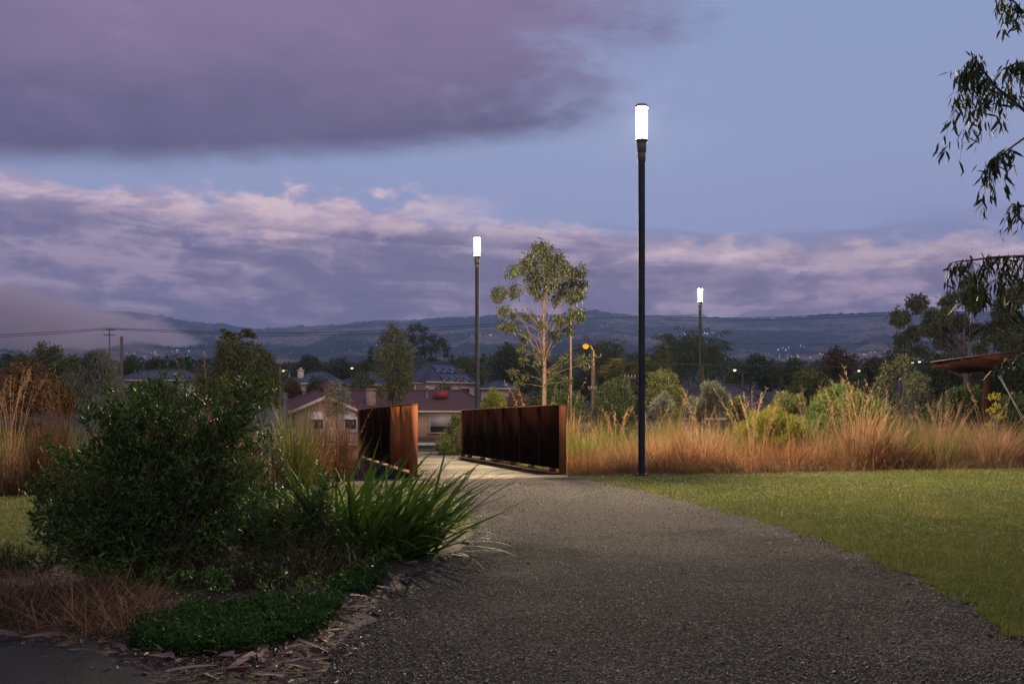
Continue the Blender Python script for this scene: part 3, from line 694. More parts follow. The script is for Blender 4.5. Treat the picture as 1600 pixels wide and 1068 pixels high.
def wire(label, pts, r_):
    P = np.array([(px(u, Y), Y, pz(v, Y)) for u, v, Y in pts]); tt = np.linspace(0, 1, len(P)); q = np.linspace(0, 1, 40)
    c = np.stack([np.interp(q, tt, P[:, k]) for k in range(3)], -1)
    tag(MB().tube(c, r_, 4).build('power_line', WIRE), label, 'power line', 'overhead wires')
wire('wire running left from the thin distant pole', [(-260, 528, 130), (0, 523, 130), (100, 517.5, 130), (166, 512.5, 130)], .035)
wire('lower wire running left from the thin distant pole', [(-260, 533, 130), (0, 526.5, 130), (100, 520.5, 130), (174, 514, 130)], .03)
wire('long wire sagging from the thin pole across the hills to the gum tree', [(166, 512.5, 130), (300, 517, 130), (400, 521, 130), (520, 519, 130), (640, 514, 130), (790, 505, 130), (950, 496, 130), (1100, 492, 130)], .035)
wire('lower parallel wire sagging across the hills', [(174, 514, 130), (300, 520.5, 130), (420, 525, 130), (560, 522, 130), (700, 514, 130), (830, 506, 130)], .03)
wire('wire along the crest of the right hills', [(1040, 496, 130), (1150, 496.5, 130), (1256, 494, 130), (1412, 487, 130), (1700, 470, 130)], .035)
wire('lower wire crossing the right hills', [(1040, 500, 130), (1150, 500.5, 130), (1256, 498, 130), (1412, 491, 130), (1700, 476, 130)], .03)
wire('wire from the reddish pole crossing behind the tall lamp', [(925, 564, 58), (1000, 567, 58), (1140, 570, 58), (1300, 573, 58), (1480, 572, 58), (1800, 566, 58)], .014)
wire('wire in front of the hill at the right', [(1100, 535, 120), (1250, 538, 120), (1400, 536, 120), (1700, 522, 120)], .022)
wire('low wire left of the reddish pole', [(925, 564, 58), (840, 563, 58), (720, 558, 80), (600, 560, 104)], .014)

# town lights scattered on the plain and the slopes
TOWN = glow('town_glow', (1.0, 0.82, 0.62), 2.0, False)
r = rng(5); pts = []
def cl(n, u0, u1, v0, v1, s): 
    for _ in range(int(n * .7)): pts.append((r.uniform(u0, u1), r.uniform(v0, v1), s * r.uniform(.6, 1.3)))
cl(10, 1018, 1122, 508, 513, 3); cl(9, 1022, 1050, 521, 524, 4); cl(22, 1052, 1128, 520.5, 525, 4); cl(12, 1214, 1236, 545, 549, 4.5); cl(24, 1195, 1300, 553, 563, 3.6)
cl(26, 1300, 1400, 551, 560, 3.4); cl(14, 715, 772, 524, 528, 3.2); cl(4, 855, 876, 532, 537, 3); cl(26, 190, 300, 549, 562, 3.4); cl(8, 545, 580, 548, 558, 3.4); cl(6, 940, 950, 508, 511, 3.0)
cl(4, 1245, 1256, 540, 545, 4); cl(16, 430, 700, 535, 562, 2.6)
mb = MB(); octa_f = np.array([[0, 2, 4], [2, 1, 4], [1, 3, 4], [3, 0, 4], [2, 0, 5], [1, 2, 5], [3, 1, 5], [0, 3, 5]])
octa = np.array([[1, 0, 0], [-1, 0, 0], [0, 1, 0], [0, -1, 0], [0, 0, 1], [0, 0, -1.0]])
Yt = np.linspace(1500, 5150, 400)
for u, v, s_ in pts:
    uu = (u - CX) / F; zz = hill_z(np.full(400, uu), Yt); vv = HY - (zz - CZ) / Yt * F
    k = int(np.argmin(np.abs(vv - v))); Yk = Yt[k]
    mb.add(octa * s_ * 0.42 * (Yk / 4000) + np.array([uu * Yk, Yk, zz[k] + 4]), octa_f)
tag(mb.build('town_lights', TOWN), 'pinprick lights of the town scattered over the far slopes', 'lights', kind='stuff')

# ================================================================== TREES AND SHRUBS BEYOND THE BRIDGE
BARK = plain('gum_bark', (0.17, 0.105, 0.07), (0.10, 0.062, 0.042), .85, 5)
BARK_PALE = plain('pale_bark', (0.12, 0.09, 0.075), (0.075, 0.055, 0.046), .8, 4)
BARK_DARK = plain('dark_bark', (0.05, 0.038, 0.03), (0.08, 0.06, 0.045), .9, 6)
L_GUM = foliage('gum_leaf', [(0.012, 0.019, 0.007), (0.027, 0.037, 0.011), (0.052, 0.064, 0.018), (0.10, 0.058, 0.025)])
L_GUM2 = foliage('blue_gum_leaf', [(0.06, 0.068, 0.034), (0.10, 0.108, 0.052), (0.15, 0.15, 0.08)])
L_DARK = foliage('dark_leaf', [(0.03, 0.046, 0.018), (0.06, 0.084, 0.03), (0.105, 0.125, 0.045)])
L_OLIVE = foliage('olive_leaf', [(0.05, 0.062, 0.02), (0.1, 0.112, 0.032), (0.165, 0.165, 0.055)])
L_GREY = foliage('grey_leaf', [(0.065, 0.075, 0.055), (0.105, 0.115, 0.085), (0.15, 0.15, 0.11)])
L_BRIGHT = foliage('bright_leaf', [(0.055, 0.09, 0.02), (0.095, 0.145, 0.032), (0.14, 0.19, 0.05)])
L_YELLOW = foliage('yellow_leaf', [(0.08, 0.095, 0.012), (0.15, 0.155, 0.02), (0.22, 0.2, 0.035)])
L_BROWN = foliage('brown_leaf', [(0.05, 0.032, 0.02), (0.085, 0.055, 0.03), (0.13, 0.085, 0.045)])
L_RUSTY = foliage('rusty_leaf', [(0.06, 0.035, 0.014), (0.13, 0.07, 0.022), (0.2, 0.11, 0.035)])

def limb(mb, p0, p1, r0, r1, r, sag=0.12, n=6):
    p0 = np.array(p0, float); p1 = np.array(p1, float); q = np.linspace(0, 1, n)[:, None]; d = p1 - p0
    c = p0 * (1 - q) + p1 * q; c[:, :2] -= d[:2] * (sag * np.sin(q * math.pi)); c[:, 2:] += 0
    c[1:-1] += r.normal(0, np.linalg.norm(d) * .025, (n - 2, 3))
    mb.tube(c, np.linspace(r0, r1, n), 5); return c
def tree(name, label, u, Y, clumps, leaf, bark=BARK_DARK, ll=.14, lw=.045, dens=1.0, droop=.3, tr=.12, fork=.35, lean=0.0, seed=0, cat='tree', group=None, depth=1.0, hollow=.35, twig=True, trunks=1):
    """clumps: (column, row, radius) in photo pixels at the tree's distance, turned into 3-D lobes round the trunk axis"""
    r = rng(seed + int(u * 7)); x = px(u, Y); zg = float(H(x, Y)); k = Y / F
    root = thing(name, label, cat, (x, Y, zg), 0, group)
    C = np.array([((a - u) * k, 0, pz(b, Y) - zg) for a, b, c in clumps]); R = np.array([c * k for a, b, c in clumps])
    spread = max(np.ptp(C[:, 0]) / 2, R.max() * .6) * depth
    C[:, 1] = r.uniform(-1, 1, len(C)) * spread * np.sqrt(np.clip(1 - (C[:, 0] / (np.abs(C[:, 0]).max() + R.max())) ** 2, .1, 1))
    top = C[:, 2].max(); fz = max(top * fork, .1)
    wood = MB(); axis = []
    for q in range(trunks):
        off = (q - (trunks - 1) / 2) * tr * 3; tz = np.linspace(0, 1, 8)
        ax_ = np.stack([off * (1 + tz * 2) + lean * tz + r.normal(0, tr * .35, 8) * tz, r.normal(0, tr * .35, 8) * tz, -.1 + tz * top * .86], -1)
        wood.tube(ax_, np.linspace(tr * 1.15, tr * .22, 8), 7); axis.append(ax_)
    for c, R_ in zip(C, R):
        ax_ = axis[r.integers(trunks)]
        z0 = fz + (c[2] - fz) * r.uniform(.25, .7) if c[2] > fz else max(c[2] * .6, .05)
        p0 = np.array([np.interp(z0, ax_[:, 2], ax_[:, j]) for j in range(3)])
        w0 = tr * .22 * (1 - .6 * z0 / top)
        limb(wood, p0, c, w0, w0 * .25, r)
        if twig:
            for _ in range(4): limb(wood, c - (c - p0) * .12, c + r.normal(0, R_ * .5, 3), w0 * .25, .004, r, n=4)
    wood.build('trunk', bark, root, smooth=True)
    lv = MB(); allc, alld = [], []
    for c, R_ in zip(C, R):
        n = int(dens * 17.0 * (R_ / ll) ** 2 / (lw / ll)) + 12
        d = norm(r.normal(size=(n, 3))); rad = R_ * (hollow + (1 - hollow) * r.random(n) ** .6) * r.uniform(.75, 1.12, n)
        # smaller sprays inside the lobe so that its outline is uneven
        sub = norm(r.normal(size=(7, 3))) * R_ * .75; pick = r.integers(0, 7, n)
        pos = np.where((r.random(n) < .55)[:, None], c + sub[pick] + d * (R_ * .38 * r.random(n)[:, None] ** .5), c + d * rad[:, None])
        pos[:, 2] = np.maximum(pos[:, 2], .03)
        allc.append(pos); alld.append(norm(d * .7 + r.normal(0, .6, (n, 3)) + np.array([0, 0, -droop * 1.6])))
    allc = np.concatenate(allc); alld = np.concatenate(alld); n = len(allc)
    tint = np.clip(r.beta(2, 2.4, n) + r.normal(0, .05), 0, 1)
    leaves(lv, allc, alld, ll * r.uniform(.6, 1.25, n), lw * r.uniform(.7, 1.2, n), tint, r)
    lv.build('crown', leaf, root)
    return root
def dome(u0, u1, vt, vb, n, rr, seed, skew=1.0):
    """lobes filling a rounded crown between two columns and two rows"""
    r = rng(seed); cx_, rx = (u0 + u1) / 2, (u1 - u0) / 2; out = []
    for i in range(n):
        rr_ = rr; a = r.uniform(-1, 1); tpr = math.sqrt(max(0, 1 - abs(a) ** 2.2)); R_ = rr * 1.25 * r.uniform(.7, 1.2)
        b = r.random() ** skew
        out.append((cx_ + a * (rx - R_ * .7), vb - R_ * .6 - (vb - vt - R_ * 1.5) * tpr * (1 - b) * 1.0, R_))
    out.append((cx_ + r.uniform(-.2, .2) * rx, vt + rr * .9, rr * .95)); return out

# the lone gum behind the bridge
tree('gum_tree', 'slender open crowned gum tree behind the bridge parapet', 850, 36,
     [(846, 396, 17), (866, 402, 15), (828, 408, 15), (845, 418, 20), (872, 424, 20), (893, 424, 15), (908, 420, 11), (818, 428, 14), (800, 432, 12), (783, 448, 14), (776, 460, 10),
      (806, 452, 13), (834, 440, 18), (857, 442, 17), (884, 446, 18), (902, 442, 13), (914, 436, 9), (846, 458, 12), (872, 462, 12), (893, 466, 12), (788, 488, 11), (803, 484, 9), (906, 462, 10),
      (786, 508, 10), (800, 514, 9), (826, 488, 9), (822, 520, 11), (845, 512, 8), (877, 502, 12), (897, 494, 14), (905, 484, 10), (889, 514, 10), (868, 522, 9), (815, 543, 8), (838, 545, 9), (852, 552, 9),
      (880, 560, 9), (906, 560, 9), (914, 568, 9), (816, 565, 8), (802, 578, 8), (840, 565, 8), (870, 572, 7), (889, 592, 8), (809, 598, 7), (862, 585, 6), (822, 586, 7)],
     L_GUM, BARK, .16, .046, 1.15, .6, .10, .3, seed=1, hollow=.1, depth=.9)
# big gum on the right and its companions
tree('gum_tree', 'large spreading gum tree at the right edge above the rusty shelter', 1508, 62,
     [(1470, 462, 17), (1490, 452, 15), (1455, 478, 14), (1432, 486, 15), (1420, 497, 11), (1443, 502, 12), (1422, 519, 9), (1440, 525, 13), (1458, 515, 14), (1478, 485, 14), (1500, 472, 18), (1520, 462, 18),
      (1545, 468, 19), (1568, 475, 20), (1590, 482, 20), (1480, 505, 15), (1505, 500, 16), (1530, 495, 18), (1555, 508, 18), (1585, 512, 22), (1495, 527, 14), (1520, 528, 14), (1545, 535, 16), (1575, 540, 20),
      (1610, 500, 25), (1620, 540, 24), (1465, 540, 10), (1510, 548, 12), (1600, 565, 18)],
     L_GUM2, BARK_PALE, .30, .085, 2.8, .5, .26, .3, seed=2, hollow=.1, trunks=1)
tree('dark_tree', 'dense dark tree under the large gum behind the shelter', 1480, 70, dome(1425, 1540, 545, 645, 30, 19, 3), L_DARK, ll=.34, lw=.12, seed=3)
tree('dark_tree', 'dark evergreen to the right of the shelter post', 1585, 66, dome(1525, 1680, 535, 650, 36, 20, 4), L_DARK, ll=.34, lw=.12, seed=4)
tree('dark_tree', 'dark tree with ragged top left of the large gum', 1410, 90, [(1418, 545, 12), (1400, 555, 13), (1440, 542, 11), (1448, 556, 13), (1385, 566, 12), (1425, 562, 16), (1405, 580, 18), (1440, 585, 18), (1380, 590, 14)], L_DARK, ll=.38, lw=.14, seed=5)
tree('olive_bush', 'tall olive green bush with dry stems left of the shelter', 1412, 27,
     [(1408, 566, 13), (1400, 580, 15), (1425, 578, 13), (1390, 598, 16), (1415, 600, 18), (1438, 598, 15), (1455, 615, 14), (1380, 620, 15), (1405, 625, 18), (1432, 628, 18), (1460, 638, 15), (1400, 645, 18), (1440, 650, 18)],
     L_GUM2, BARK_DARK, .13, .04, .9, .2, .06, .1, seed=6, cat='bush', trunks=3)
tree('brown_tree', 'brown leafed rounded tree on the skyline right of centre', 1312, 105, dome(1280, 1345, 541, 610, 14, 13, 7), L_BROWN, ll=.42, lw=.16, seed=7)
tree('dark_tree', 'dark rounded tree left of the brown skyline tree', 1240, 120, dome(1212, 1272, 557, 610, 12, 11, 8), L_DARK, ll=.42, lw=.16, seed=8)
tree('dark_tree', 'broad dark tree behind the tiled roof', 1172, 112, dome(1136, 1222, 553, 606, 15, 12, 9), L_DARK, ll=.42, lw=.16, seed=9)
tree('brown_tree', 'low brown tree between the skyline tree and the olive bush', 1362, 115, dome(1335, 1392, 557, 620, 12, 12, 10), L_BROWN, ll=.42, lw=.16, seed=10)
tree('olive_tree', 'yellow green loose tree in front of the brown skyline tree', 1262, 64, dome(1222, 1300, 570, 640, 14, 13, 11), L_OLIVE, ll=.28, lw=.09, seed=11)
tree('dark_tree', 'dark tree filling the gap under the brown skyline trees', 1335, 72, dome(1290, 1385, 582, 645, 16, 15, 12), L_DARK, ll=.32, lw=.11, seed=12)
# shrubs on the far bank
def bush(name, label, u, Y, lobes, leaf, ll=.07, lw=.02, dens=.9, seed=0, droop=-.5, **kw):
    # skirt of lobes down to the ground
    r = rng(seed + 900); gv = HY + (CZ - float(H(px(u, Y), Y))) * F / Y; L_ = np.array(lobes); u0, u1, vb = L_[:, 0].min(), L_[:, 0].max(), L_[:, 1].max(); R_ = L_[:, 2].mean()
    lobes = list(lobes) + [(r.uniform(u0, u1) * .9 + u * .1, r.uniform(min(vb, gv - R_), gv - R_ * .6), R_ * r.uniform(.9, 1.2)) for _ in range(max(4, len(lobes) * 2 // 3)) if gv - R_ * .6 > vb]
    return tree(name, label, u, Y, lobes, leaf, BARK_DARK, ll, lw, dens, droop, .03, .05, seed=seed, cat='bush', trunks=3, twig=False, **kw)
bush('green_shrub', 'bright green upright shrub behind the dry grass bank', 1305, 22.5, dome(1226, 1382, 598, 700, 34, 19, 21), L_BRIGHT, .10, .022, 1.0, 21, -.9)
bush('yellow_shrub', 'low yellow green heath bush left of the bright green shrub', 1200, 21.5, dome(1140, 1262, 638, 700, 34, 11, 22), L_YELLOW, .09, .013, .8, 22, -1.3)
bush('grey_shrub', 'grey green rounded shrub beside the smallest lamp', 1108, 37, dome(1072, 1142, 596, 652, 16, 12, 23), L_GREY, .09, .025, .9, 23)
bush('grey_shrub', 'small grey brown shrub just right of the tall lamp pole', 1034, 38, dome(1014, 1054, 610, 650, 10, 9, 24), L_GREY, .09, .022, .9, 24)
bush('green_dome_shrub', 'dark green domed shrub behind the small grey shrub', 1040, 50, dome(1003, 1070, 574, 650, 18, 14, 25), L_OLIVE, .16, .05, 1, 25)
bush('far_shrub', 'low dark green shrub at the far end of the bridge', 708, 27.5, [(694, 690, 13), (705, 672, 13), (718, 662, 14), (722, 684, 16), (702, 702, 12), (688, 698, 8), (720, 702, 14), (735, 670, 14), (738, 696, 16), (714, 655, 9)], L_OLIVE, .09, .016, 1.2, 26, -.4)
bush('yellow_shrub', 'yellow green shrub peeping over the parapet beside the second lamp', 768, 42, dome(750, 790, 606, 650, 10, 9, 27), L_YELLOW, .11, .035, .9, 27)
bush('grey_shrub', 'brown grey rounded shrub over the parapet left of the gum trunk', 795, 46, dome(774, 826, 606, 650, 12, 10, 28), L_BROWN, .11, .03, 1, 28)
bush('dark_shrub', 'dark green shrub behind the gum trunk', 870, 50, dome(825, 920, 585, 655, 18, 15, 29), L_DARK, .16, .055, 1, 29)
bush('dark_shrub', 'dark green shrub under the palms left of the tall lamp pole', 965, 52, dome(925, 1002, 590, 655, 16, 14, 30), L_DARK, .16, .055, 1, 30)
bush('olive_shrub', 'low olive shrub below the smallest lamp', 1150, 36, dome(1128, 1176, 618, 658, 11, 10, 39), L_OLIVE, .10, .03, .9, 39)
bush('dark_shrub', 'wide dark hedge shrub left of the bright green shrub', 1225, 40, dome(1195, 1262, 612, 660, 13, 12, 40), L_OLIVE, .12, .035, 1, 40)
bush('olive_shrub', 'rounded olive shrub right of the bright green shrub', 1362, 29, dome(1330, 1392, 618, 676, 14, 13, 56), L_OLIVE, .10, .028, .9, 56)
bush('dark_shrub', 'dark shrub filling the bank in front of the shelter post', 1500, 33, dome(1455, 1545, 600, 665, 18, 15, 57), L_DARK, .12, .035, 1, 57)
bush('dark_shrub', 'dark shrub at the right frame edge behind the stay cables', 1600, 33, dome(1556, 1650, 612, 670, 16, 14, 58), L_DARK, .12, .035, 1, 58)
bush('flower_shrub', 'thin shrub with yellow flowers at the shelter post', 1550, 28.5, [(1546, 622, 6), (1560, 620, 6), (1556, 634, 6), (1548, 642, 7), (1560, 650, 8)], foliage('flower_yellow', [(0.10, 0.12, 0.02), (0.3, 0.27, 0.02), (0.62, 0.5, 0.03)]), .07, .035, .5, 59)
# palms
def palm(label, u, Y, vt, vh, spread, n, seed, fan=False, leaf=L_DARK, droop=1.0, tr=.2):
    r = rng(seed); x = px(u, Y); zg = float(H(x, Y)); k = Y / F; hub = pz(vh, Y) - zg; Ls = spread * k; up = (vh - vt) * k
    root = thing('palm_tree', label, 'palm', (x, Y, zg), 0, 'palms'); tz = np.linspace(0, 1, 7)
    MB().tube(np.stack([r.normal(0, .03, 7), r.normal(0, .03, 7), -.1 + tz * (hub + .1)], -1), tr * (1 - .25 * tz), 9).build('trunk', BARK, root, smooth=True)
    mb = MB()
    for i in range(n):
        a = r.uniform(0, 6.28); e0 = r.uniform(-.35, 1.45) ; q = np.linspace(0, 1, 9); L_ = Ls * r.uniform(.8, 1.15)
        ang = e0 - droop * 1.5 * q ** 1.3; st = L_ / 8
        h = np.concatenate([[0], np.cumsum(np.cos(ang[:-1]) * st)]); v = np.concatenate([[0], np.cumsum(np.sin(ang[:-1]) * st)])
        P = np.stack([h * math.cos(a), h * math.sin(a), hub + v], -1); mb.tube(P, np.linspace(.04, .012, 9), 4, cap=False)
        m_ = 26; tq = r.uniform(.7 if fan else .15, 1, m_) if fan else np.linspace(.12, 1, m_)
        c = np.stack([np.interp(tq, q, P[:, j]) for j in range(3)], -1); sd = np.array([-math.sin(a), math.cos(a), 0]); fw = np.array([math.cos(a), math.sin(a), 0])
        sg = np.where(np.arange(m_) % 2 == 0, 1, -1)[:, None]
        d = sg * sd * .75 + fw * (.9 if fan else .5) + np.array([0, 0, -.15 if fan else -.75 * droop]) + r.normal(0, .15, (m_, 3))
        leaves(mb, c, d, Ls * (.5 if fan else .3) * (1.1 - .6 * tq if not fan else 1), .10, r.beta(2, 2.5, m_), r)
    mb.build('crown', leaf, root)
palm('tall dark palm with drooping fronds behind the smallest lamp, leftmost of the pair', 1062, 84, 520, 552, 58, 56, 31, tr=.28)
palm('tall dark palm with drooping fronds, rightmost of the pair by the smallest lamp', 1098, 80, 526, 556, 60, 56, 32, tr=.26)
palm('weeping dark palm behind the orange street light', 932, 82, 534, 560, 46, 50, 33, tr=.25)
palm('second weeping palm between the orange light and the tall lamp', 958, 78, 540, 566, 42, 46, 34, tr=.22)
palm('green fan palm just left of the tall lamp pole', 984, 64, 560, 590, 40, 40, 35, True, L_OLIVE, .5, .16)
palm('palm rising above the rounded tree at far left', 372, 74, 516, 532, 24, 34, 36, True, L_OLIVE, .7, .2)
tree('olive_tree', 'pale brown flecked tree between the tall pole and the dark palms', 1030, 76, dome(1010, 1056, 536, 610, 12, 11, 37), L_OLIVE, ll=.32, lw=.11, seed=37)
tree('dark_tree', 'dark trees mass behind the weeping palms', 915, 100, dome(880, 995, 556, 640, 22, 16, 38), L_DARK, ll=.4, lw=.15, seed=38)
# between the lamps, left of the gum
tree('dark_tree', 'rounded dark tree between the second lamp and the gum', 790, 120, dome(752, 836, 536, 612, 18, 15, 41), L_DARK, ll=.42, lw=.16, seed=41)
tree('eucalyptus', 'tall dark eucalyptus left of the solar roof', 616, 64, [(612, 516, 11), (625, 524, 12), (602, 530, 12), (616, 540, 15), (634, 545, 14), (598, 553, 13), (614, 562, 17), (635, 568, 16), (600, 580, 15), (622, 588, 18), (642, 590, 12), (606, 602, 16), (630, 608, 16), (595, 612, 11), (618, 620, 15)],
     L_OLIVE, BARK_DARK, .24, .07, 1.0, .4, .13, .2, seed=42, hollow=.15)
tree('umbrella_gum', 'flat topped gum on the skyline between eucalyptus and second lamp', 662, 135, [(655, 512, 7), (646, 514, 7), (664, 514, 6), (640, 527, 8), (650, 534, 9), (664, 530, 8), (677, 530, 9), (690, 534, 9), (697, 541, 6), (684, 545, 9), (668, 546, 9), (655, 548, 9), (696, 552, 6), (674, 560, 8)],
     L_DARK, BARK_PALE, .45, .14, 1.0, .3, .28, .45, seed=43, hollow=.1)
tree('conifer', 'small dark pointed conifer behind the dark blue roof', 580, 150, [(580, 544, 2.5), (580, 550, 3.5), (580, 557, 4.5), (580, 565, 6), (580, 574, 7), (580, 584, 8)], L_DARK, ll=.5, lw=.16, dens=1.4, seed=44, depth=.4)
tree('conifer', 'tiny dark pointed conifer beside the solar roof ridge', 707, 150, [(707, 557, 2.5), (707, 563, 4), (707, 570, 5), (707, 580, 6)], L_DARK, ll=.5, lw=.16, dens=1.4, seed=45, depth=.4)
tree('round_tree', 'dark dome shaped tree above the grey roof with chimney', 478, 140, dome(450, 507, 553, 600, 16, 11, 46), L_DARK, ll=.42, lw=.16, dens=1.3, seed=46)
tree('round_tree', 'lower rounded tree behind the dark blue roof', 535, 150, dome(505, 562, 559, 600, 12, 10, 47), L_DARK, ll=.45, lw=.17, seed=47)
tree('round_tree', 'brownish rounded tree left of the small conifer', 562, 142, dome(545, 584, 562, 598, 10, 9, 48), L_OLIVE, ll=.42, lw=.16, seed=48)
tree('clipped_tree', 'grey green cloud shaped tree before the dark blue roof', 565, 92, [(556, 592, 9), (568, 589, 10), (578, 594, 8), (562, 601, 9), (575, 604, 9), (550, 604, 8), (566, 612, 10), (582, 612, 9)], L_OLIVE, ll=.3, lw=.1, seed=49)
tree('dark_tree', 'dark shrubs under the grey roof', 497, 96, dome(478, 520, 586, 625, 10, 9, 50), L_DARK, ll=.3, lw=.1, seed=50)
tree('small_tree', 'grey green sapling in front of the gabled wing', 527, 42, [(527, 602, 9), (518, 612, 10), (536, 612, 9), (524, 622, 12), (540, 624, 9), (512, 628, 9), (528, 636, 12), (515, 642, 9), (538, 640, 8)], L_GREY, BARK_DARK, .12, .028, .8, .3, .05, .3, seed=51)
tree('yellow_bush', 'yellow lit bush under the small warm street light', 418, 108, dome(404, 436, 587, 620, 9, 8, 52), L_YELLOW, ll=.3, lw=.1, seed=52, cat='bush')
tree('brown_bush', 'brown bush right of the yellow lit bush', 452, 100, dome(436, 472, 590, 622, 9, 8, 53), L_RUSTY, ll=.28, lw=.09, seed=53, cat='bush')
tree('dark_bush', 'dark green bush beside the cream house with solar panels', 700, 108, dome(675, 712, 598, 622, 9, 7, 54), L_BRIGHT, ll=.26, lw=.09, seed=54, cat='bush')
tree('dark_tree', 'brown green tree behind the slate roof right side', 725, 165, dome(690, 760, 555, 600, 12, 11, 55), L_OLIVE, ll=.5, lw=.18, seed=55)
# left
tree('round_tree', 'large rounded olive tree beneath the palm at left', 368, 70, dome(306, 436, 528, 630, 40, 19, 61), L_OLIVE, ll=.28, lw=.09, dens=1.1, seed=61)
tree('dark_tree', 'small dark tree on the skyline right of the timber pole', 245, 150, dome(228, 270, 558, 595, 9, 9, 62), L_DARK, ll=.45, lw=.17, seed=62)
tree('dark_tree', 'small dark tree tucked behind the timber pole', 204, 140, dome(188, 222, 560, 600, 8, 8, 63), L_DARK, ll=.45, lw=.17, seed=63)
tree('weeping_tree', 'grey green weeping tree left of the timber pole', 150, 46, dome(96, 196, 542, 650, 26, 16, 64), L_GREY, BARK_DARK, .2, .03, 1.2, 1.2, .07, .3, seed=64)
tree('rusty_tree', 'orange brown leafed tree at the far left', 50, 44, dome(-20, 100, 560, 650, 26, 17, 65), L_RUSTY, ll=.18, lw=.06, seed=65)
tree('dark_tree', 'dark ragged tree above the orange brown foliage', 72, 84, dome(28, 128, 538, 600, 16, 12, 66), L_OLIVE, ll=.34, lw=.11, seed=66)
tree('dark_tree', 'dark skyline tree cut by the left frame edge', 0, 100, dome(-50, 46, 549, 610, 14, 12, 67), L_DARK, ll=.38, lw=.13, seed=67)
tree('brown_bush', 'dusty brown bush at left behind the reeds', 30, 24, dome(-20, 75, 640, 715, 16, 14, 68), L_BROWN, ll=.09, lw=.025, seed=68, cat='bush')

tree('dark_bush', 'dark bush hiding the wall of the distant cream house', 238, 92, dome(185, 300, 591, 650, 24, 14, 69), L_OLIVE, ll=.3, lw=.1, seed=69, cat='bush')
# far wood: one mass of tree crowns on the rising plain
r = rng(77); lv = MB(); n = 620
u = r.uniform(-700, 2300, n); Yf = r.uniform(170, 620, n); vt = np.interp(u, [-700, 300, 440, 720, 1000, 1150, 1420, 2300], [560, 563, 572, 566, 560, 566, 566, 556]) + r.uniform(-8, 20, n)
for a, b, c in zip(u, Yf, vt):
    zt = pz(c, b); zg = float(H(px(a, b), b)); zt = max(zt, zg + 4); R_ = min((zt - zg) * .5, 9) * r.uniform(.7, 1.1)
    m_ = 130; d = norm(r.normal(size=(m_, 3)) + np.array([0, -.3, .3])); pos = np.array([px(a, b), b, zt - R_]) + d * np.array([R_ * 1.25, R_ * 1.25, R_]) * r.uniform(.6, 1.05, (m_, 1))
    leaves(lv, pos, d + r.normal(0, .7, (m_, 3)), R_ * .42, R_ * .26, np.clip(r.beta(2, 2.5, m_) + r.normal(0, .12), 0, 1), r)
    lv.box((px(a, b), b, (zg + zt - R_) / 2), (.5, .5, max(zt - R_ - zg, .5) + .4))
tag(lv.build('far_wood', L_DARK), 'dark far belt of trees on the plain below the hills', 'trees', kind='stuff')

# ================================================================== RUSTY SHELTER ON THE RIGHT
ys = 30.0; sx_, sz_ = px(1553, ys), float(H(px(1553, ys), ys))
sh = thing('park_shelter', 'rusty wedge shaped shelter roof on a single leaning post', 'shelter', (sx_, ys, sz_))
R_SH = rusty('rust_shelter', (0.024, 0.008, 0.005), (0.036, 0.011, 0.006), (0.016, 0.006, 0.004), False)
lx = lambda u: px(u, ys) - sx_
lz = lambda v: pz(v, ys) - sz_
MB().add([(lx(1488), -.6, lz(561)), (lx(1571), -.6, lz(551.5)), (lx(1571), 1.6, lz(551.5)), (lx(1488), 1.6, lz(561)),
          (lx(1488), -.6, lz(559.8)), (lx(1571), -.6, lz(550)), (lx(1571), 1.6, lz(550)), (lx(1488), 1.6, lz(559.8))],
         [[0, 3, 2, 1], [4, 5, 6, 7], [0, 1, 5, 4], [1, 2, 6, 5], [2, 3, 7, 6], [3, 0, 4, 7]]).build('roof_sheet', plain('shelter_sheet', (0.1, 0.09, 0.09), None, .5), sh)
def plate(name, outline, y0, th, mat):
    k = len(outline); b = MB(); b.add([(lx(u), y0, lz(v)) for u, v in outline] + [(lx(u), y0 + th, lz(v)) for u, v in outline], [[i, (i + 1) % k, (i + 1) % k + k, i + k] for i in range(k)])
    b.f.append(np.array([list(range(k))[::-1]])); b.f.append(np.array([list(range(k, 2 * k))])); return b.build(name, mat, sh)
R_SH2 = rusty('rust_shelter_warm', (0.05, 0.016, 0.007), (0.07, 0.022, 0.009), (0.03, 0.011, 0.006), False)
for y0 in (-.55, 1.5): plate('fascia', [(1489, 561.2), (1571, 551.8), (1574, 565), (1546, 578), (1491, 568)], y0, .05, R_SH)
plate('web', [(1512, 559.4), (1570, 552.6), (1571, 562), (1556, 567)], -.575, .02, R_SH2)
plate('bottom_flange', [(1490.5, 567.4), (1546, 577.2), (1546, 579), (1490.5, 569)], -.62, 2.2, R_SH)
for k in range(4): MB().box((lx(1500 + k * 18), .5, lz(564 - k * .9)), (.08, 1.9, .12)).build('purlin', R_SH, sh)
MB().tube([(lx(1551), .5, -.2), (lx(1553), .5, lz(620)), (lx(1556), .5, lz(572))], [.12, .11, .10], 8).build('post', R_SH, sh)
for a, b in ((1562, 1603), (1566, 1597)):
    MB().tube([(lx(a), .2, lz(582)), (lx(b), -.4, lz(676))], .012, 5).build('stay_cable', plain('cable', (.25, .27, .27), None, .4), sh)

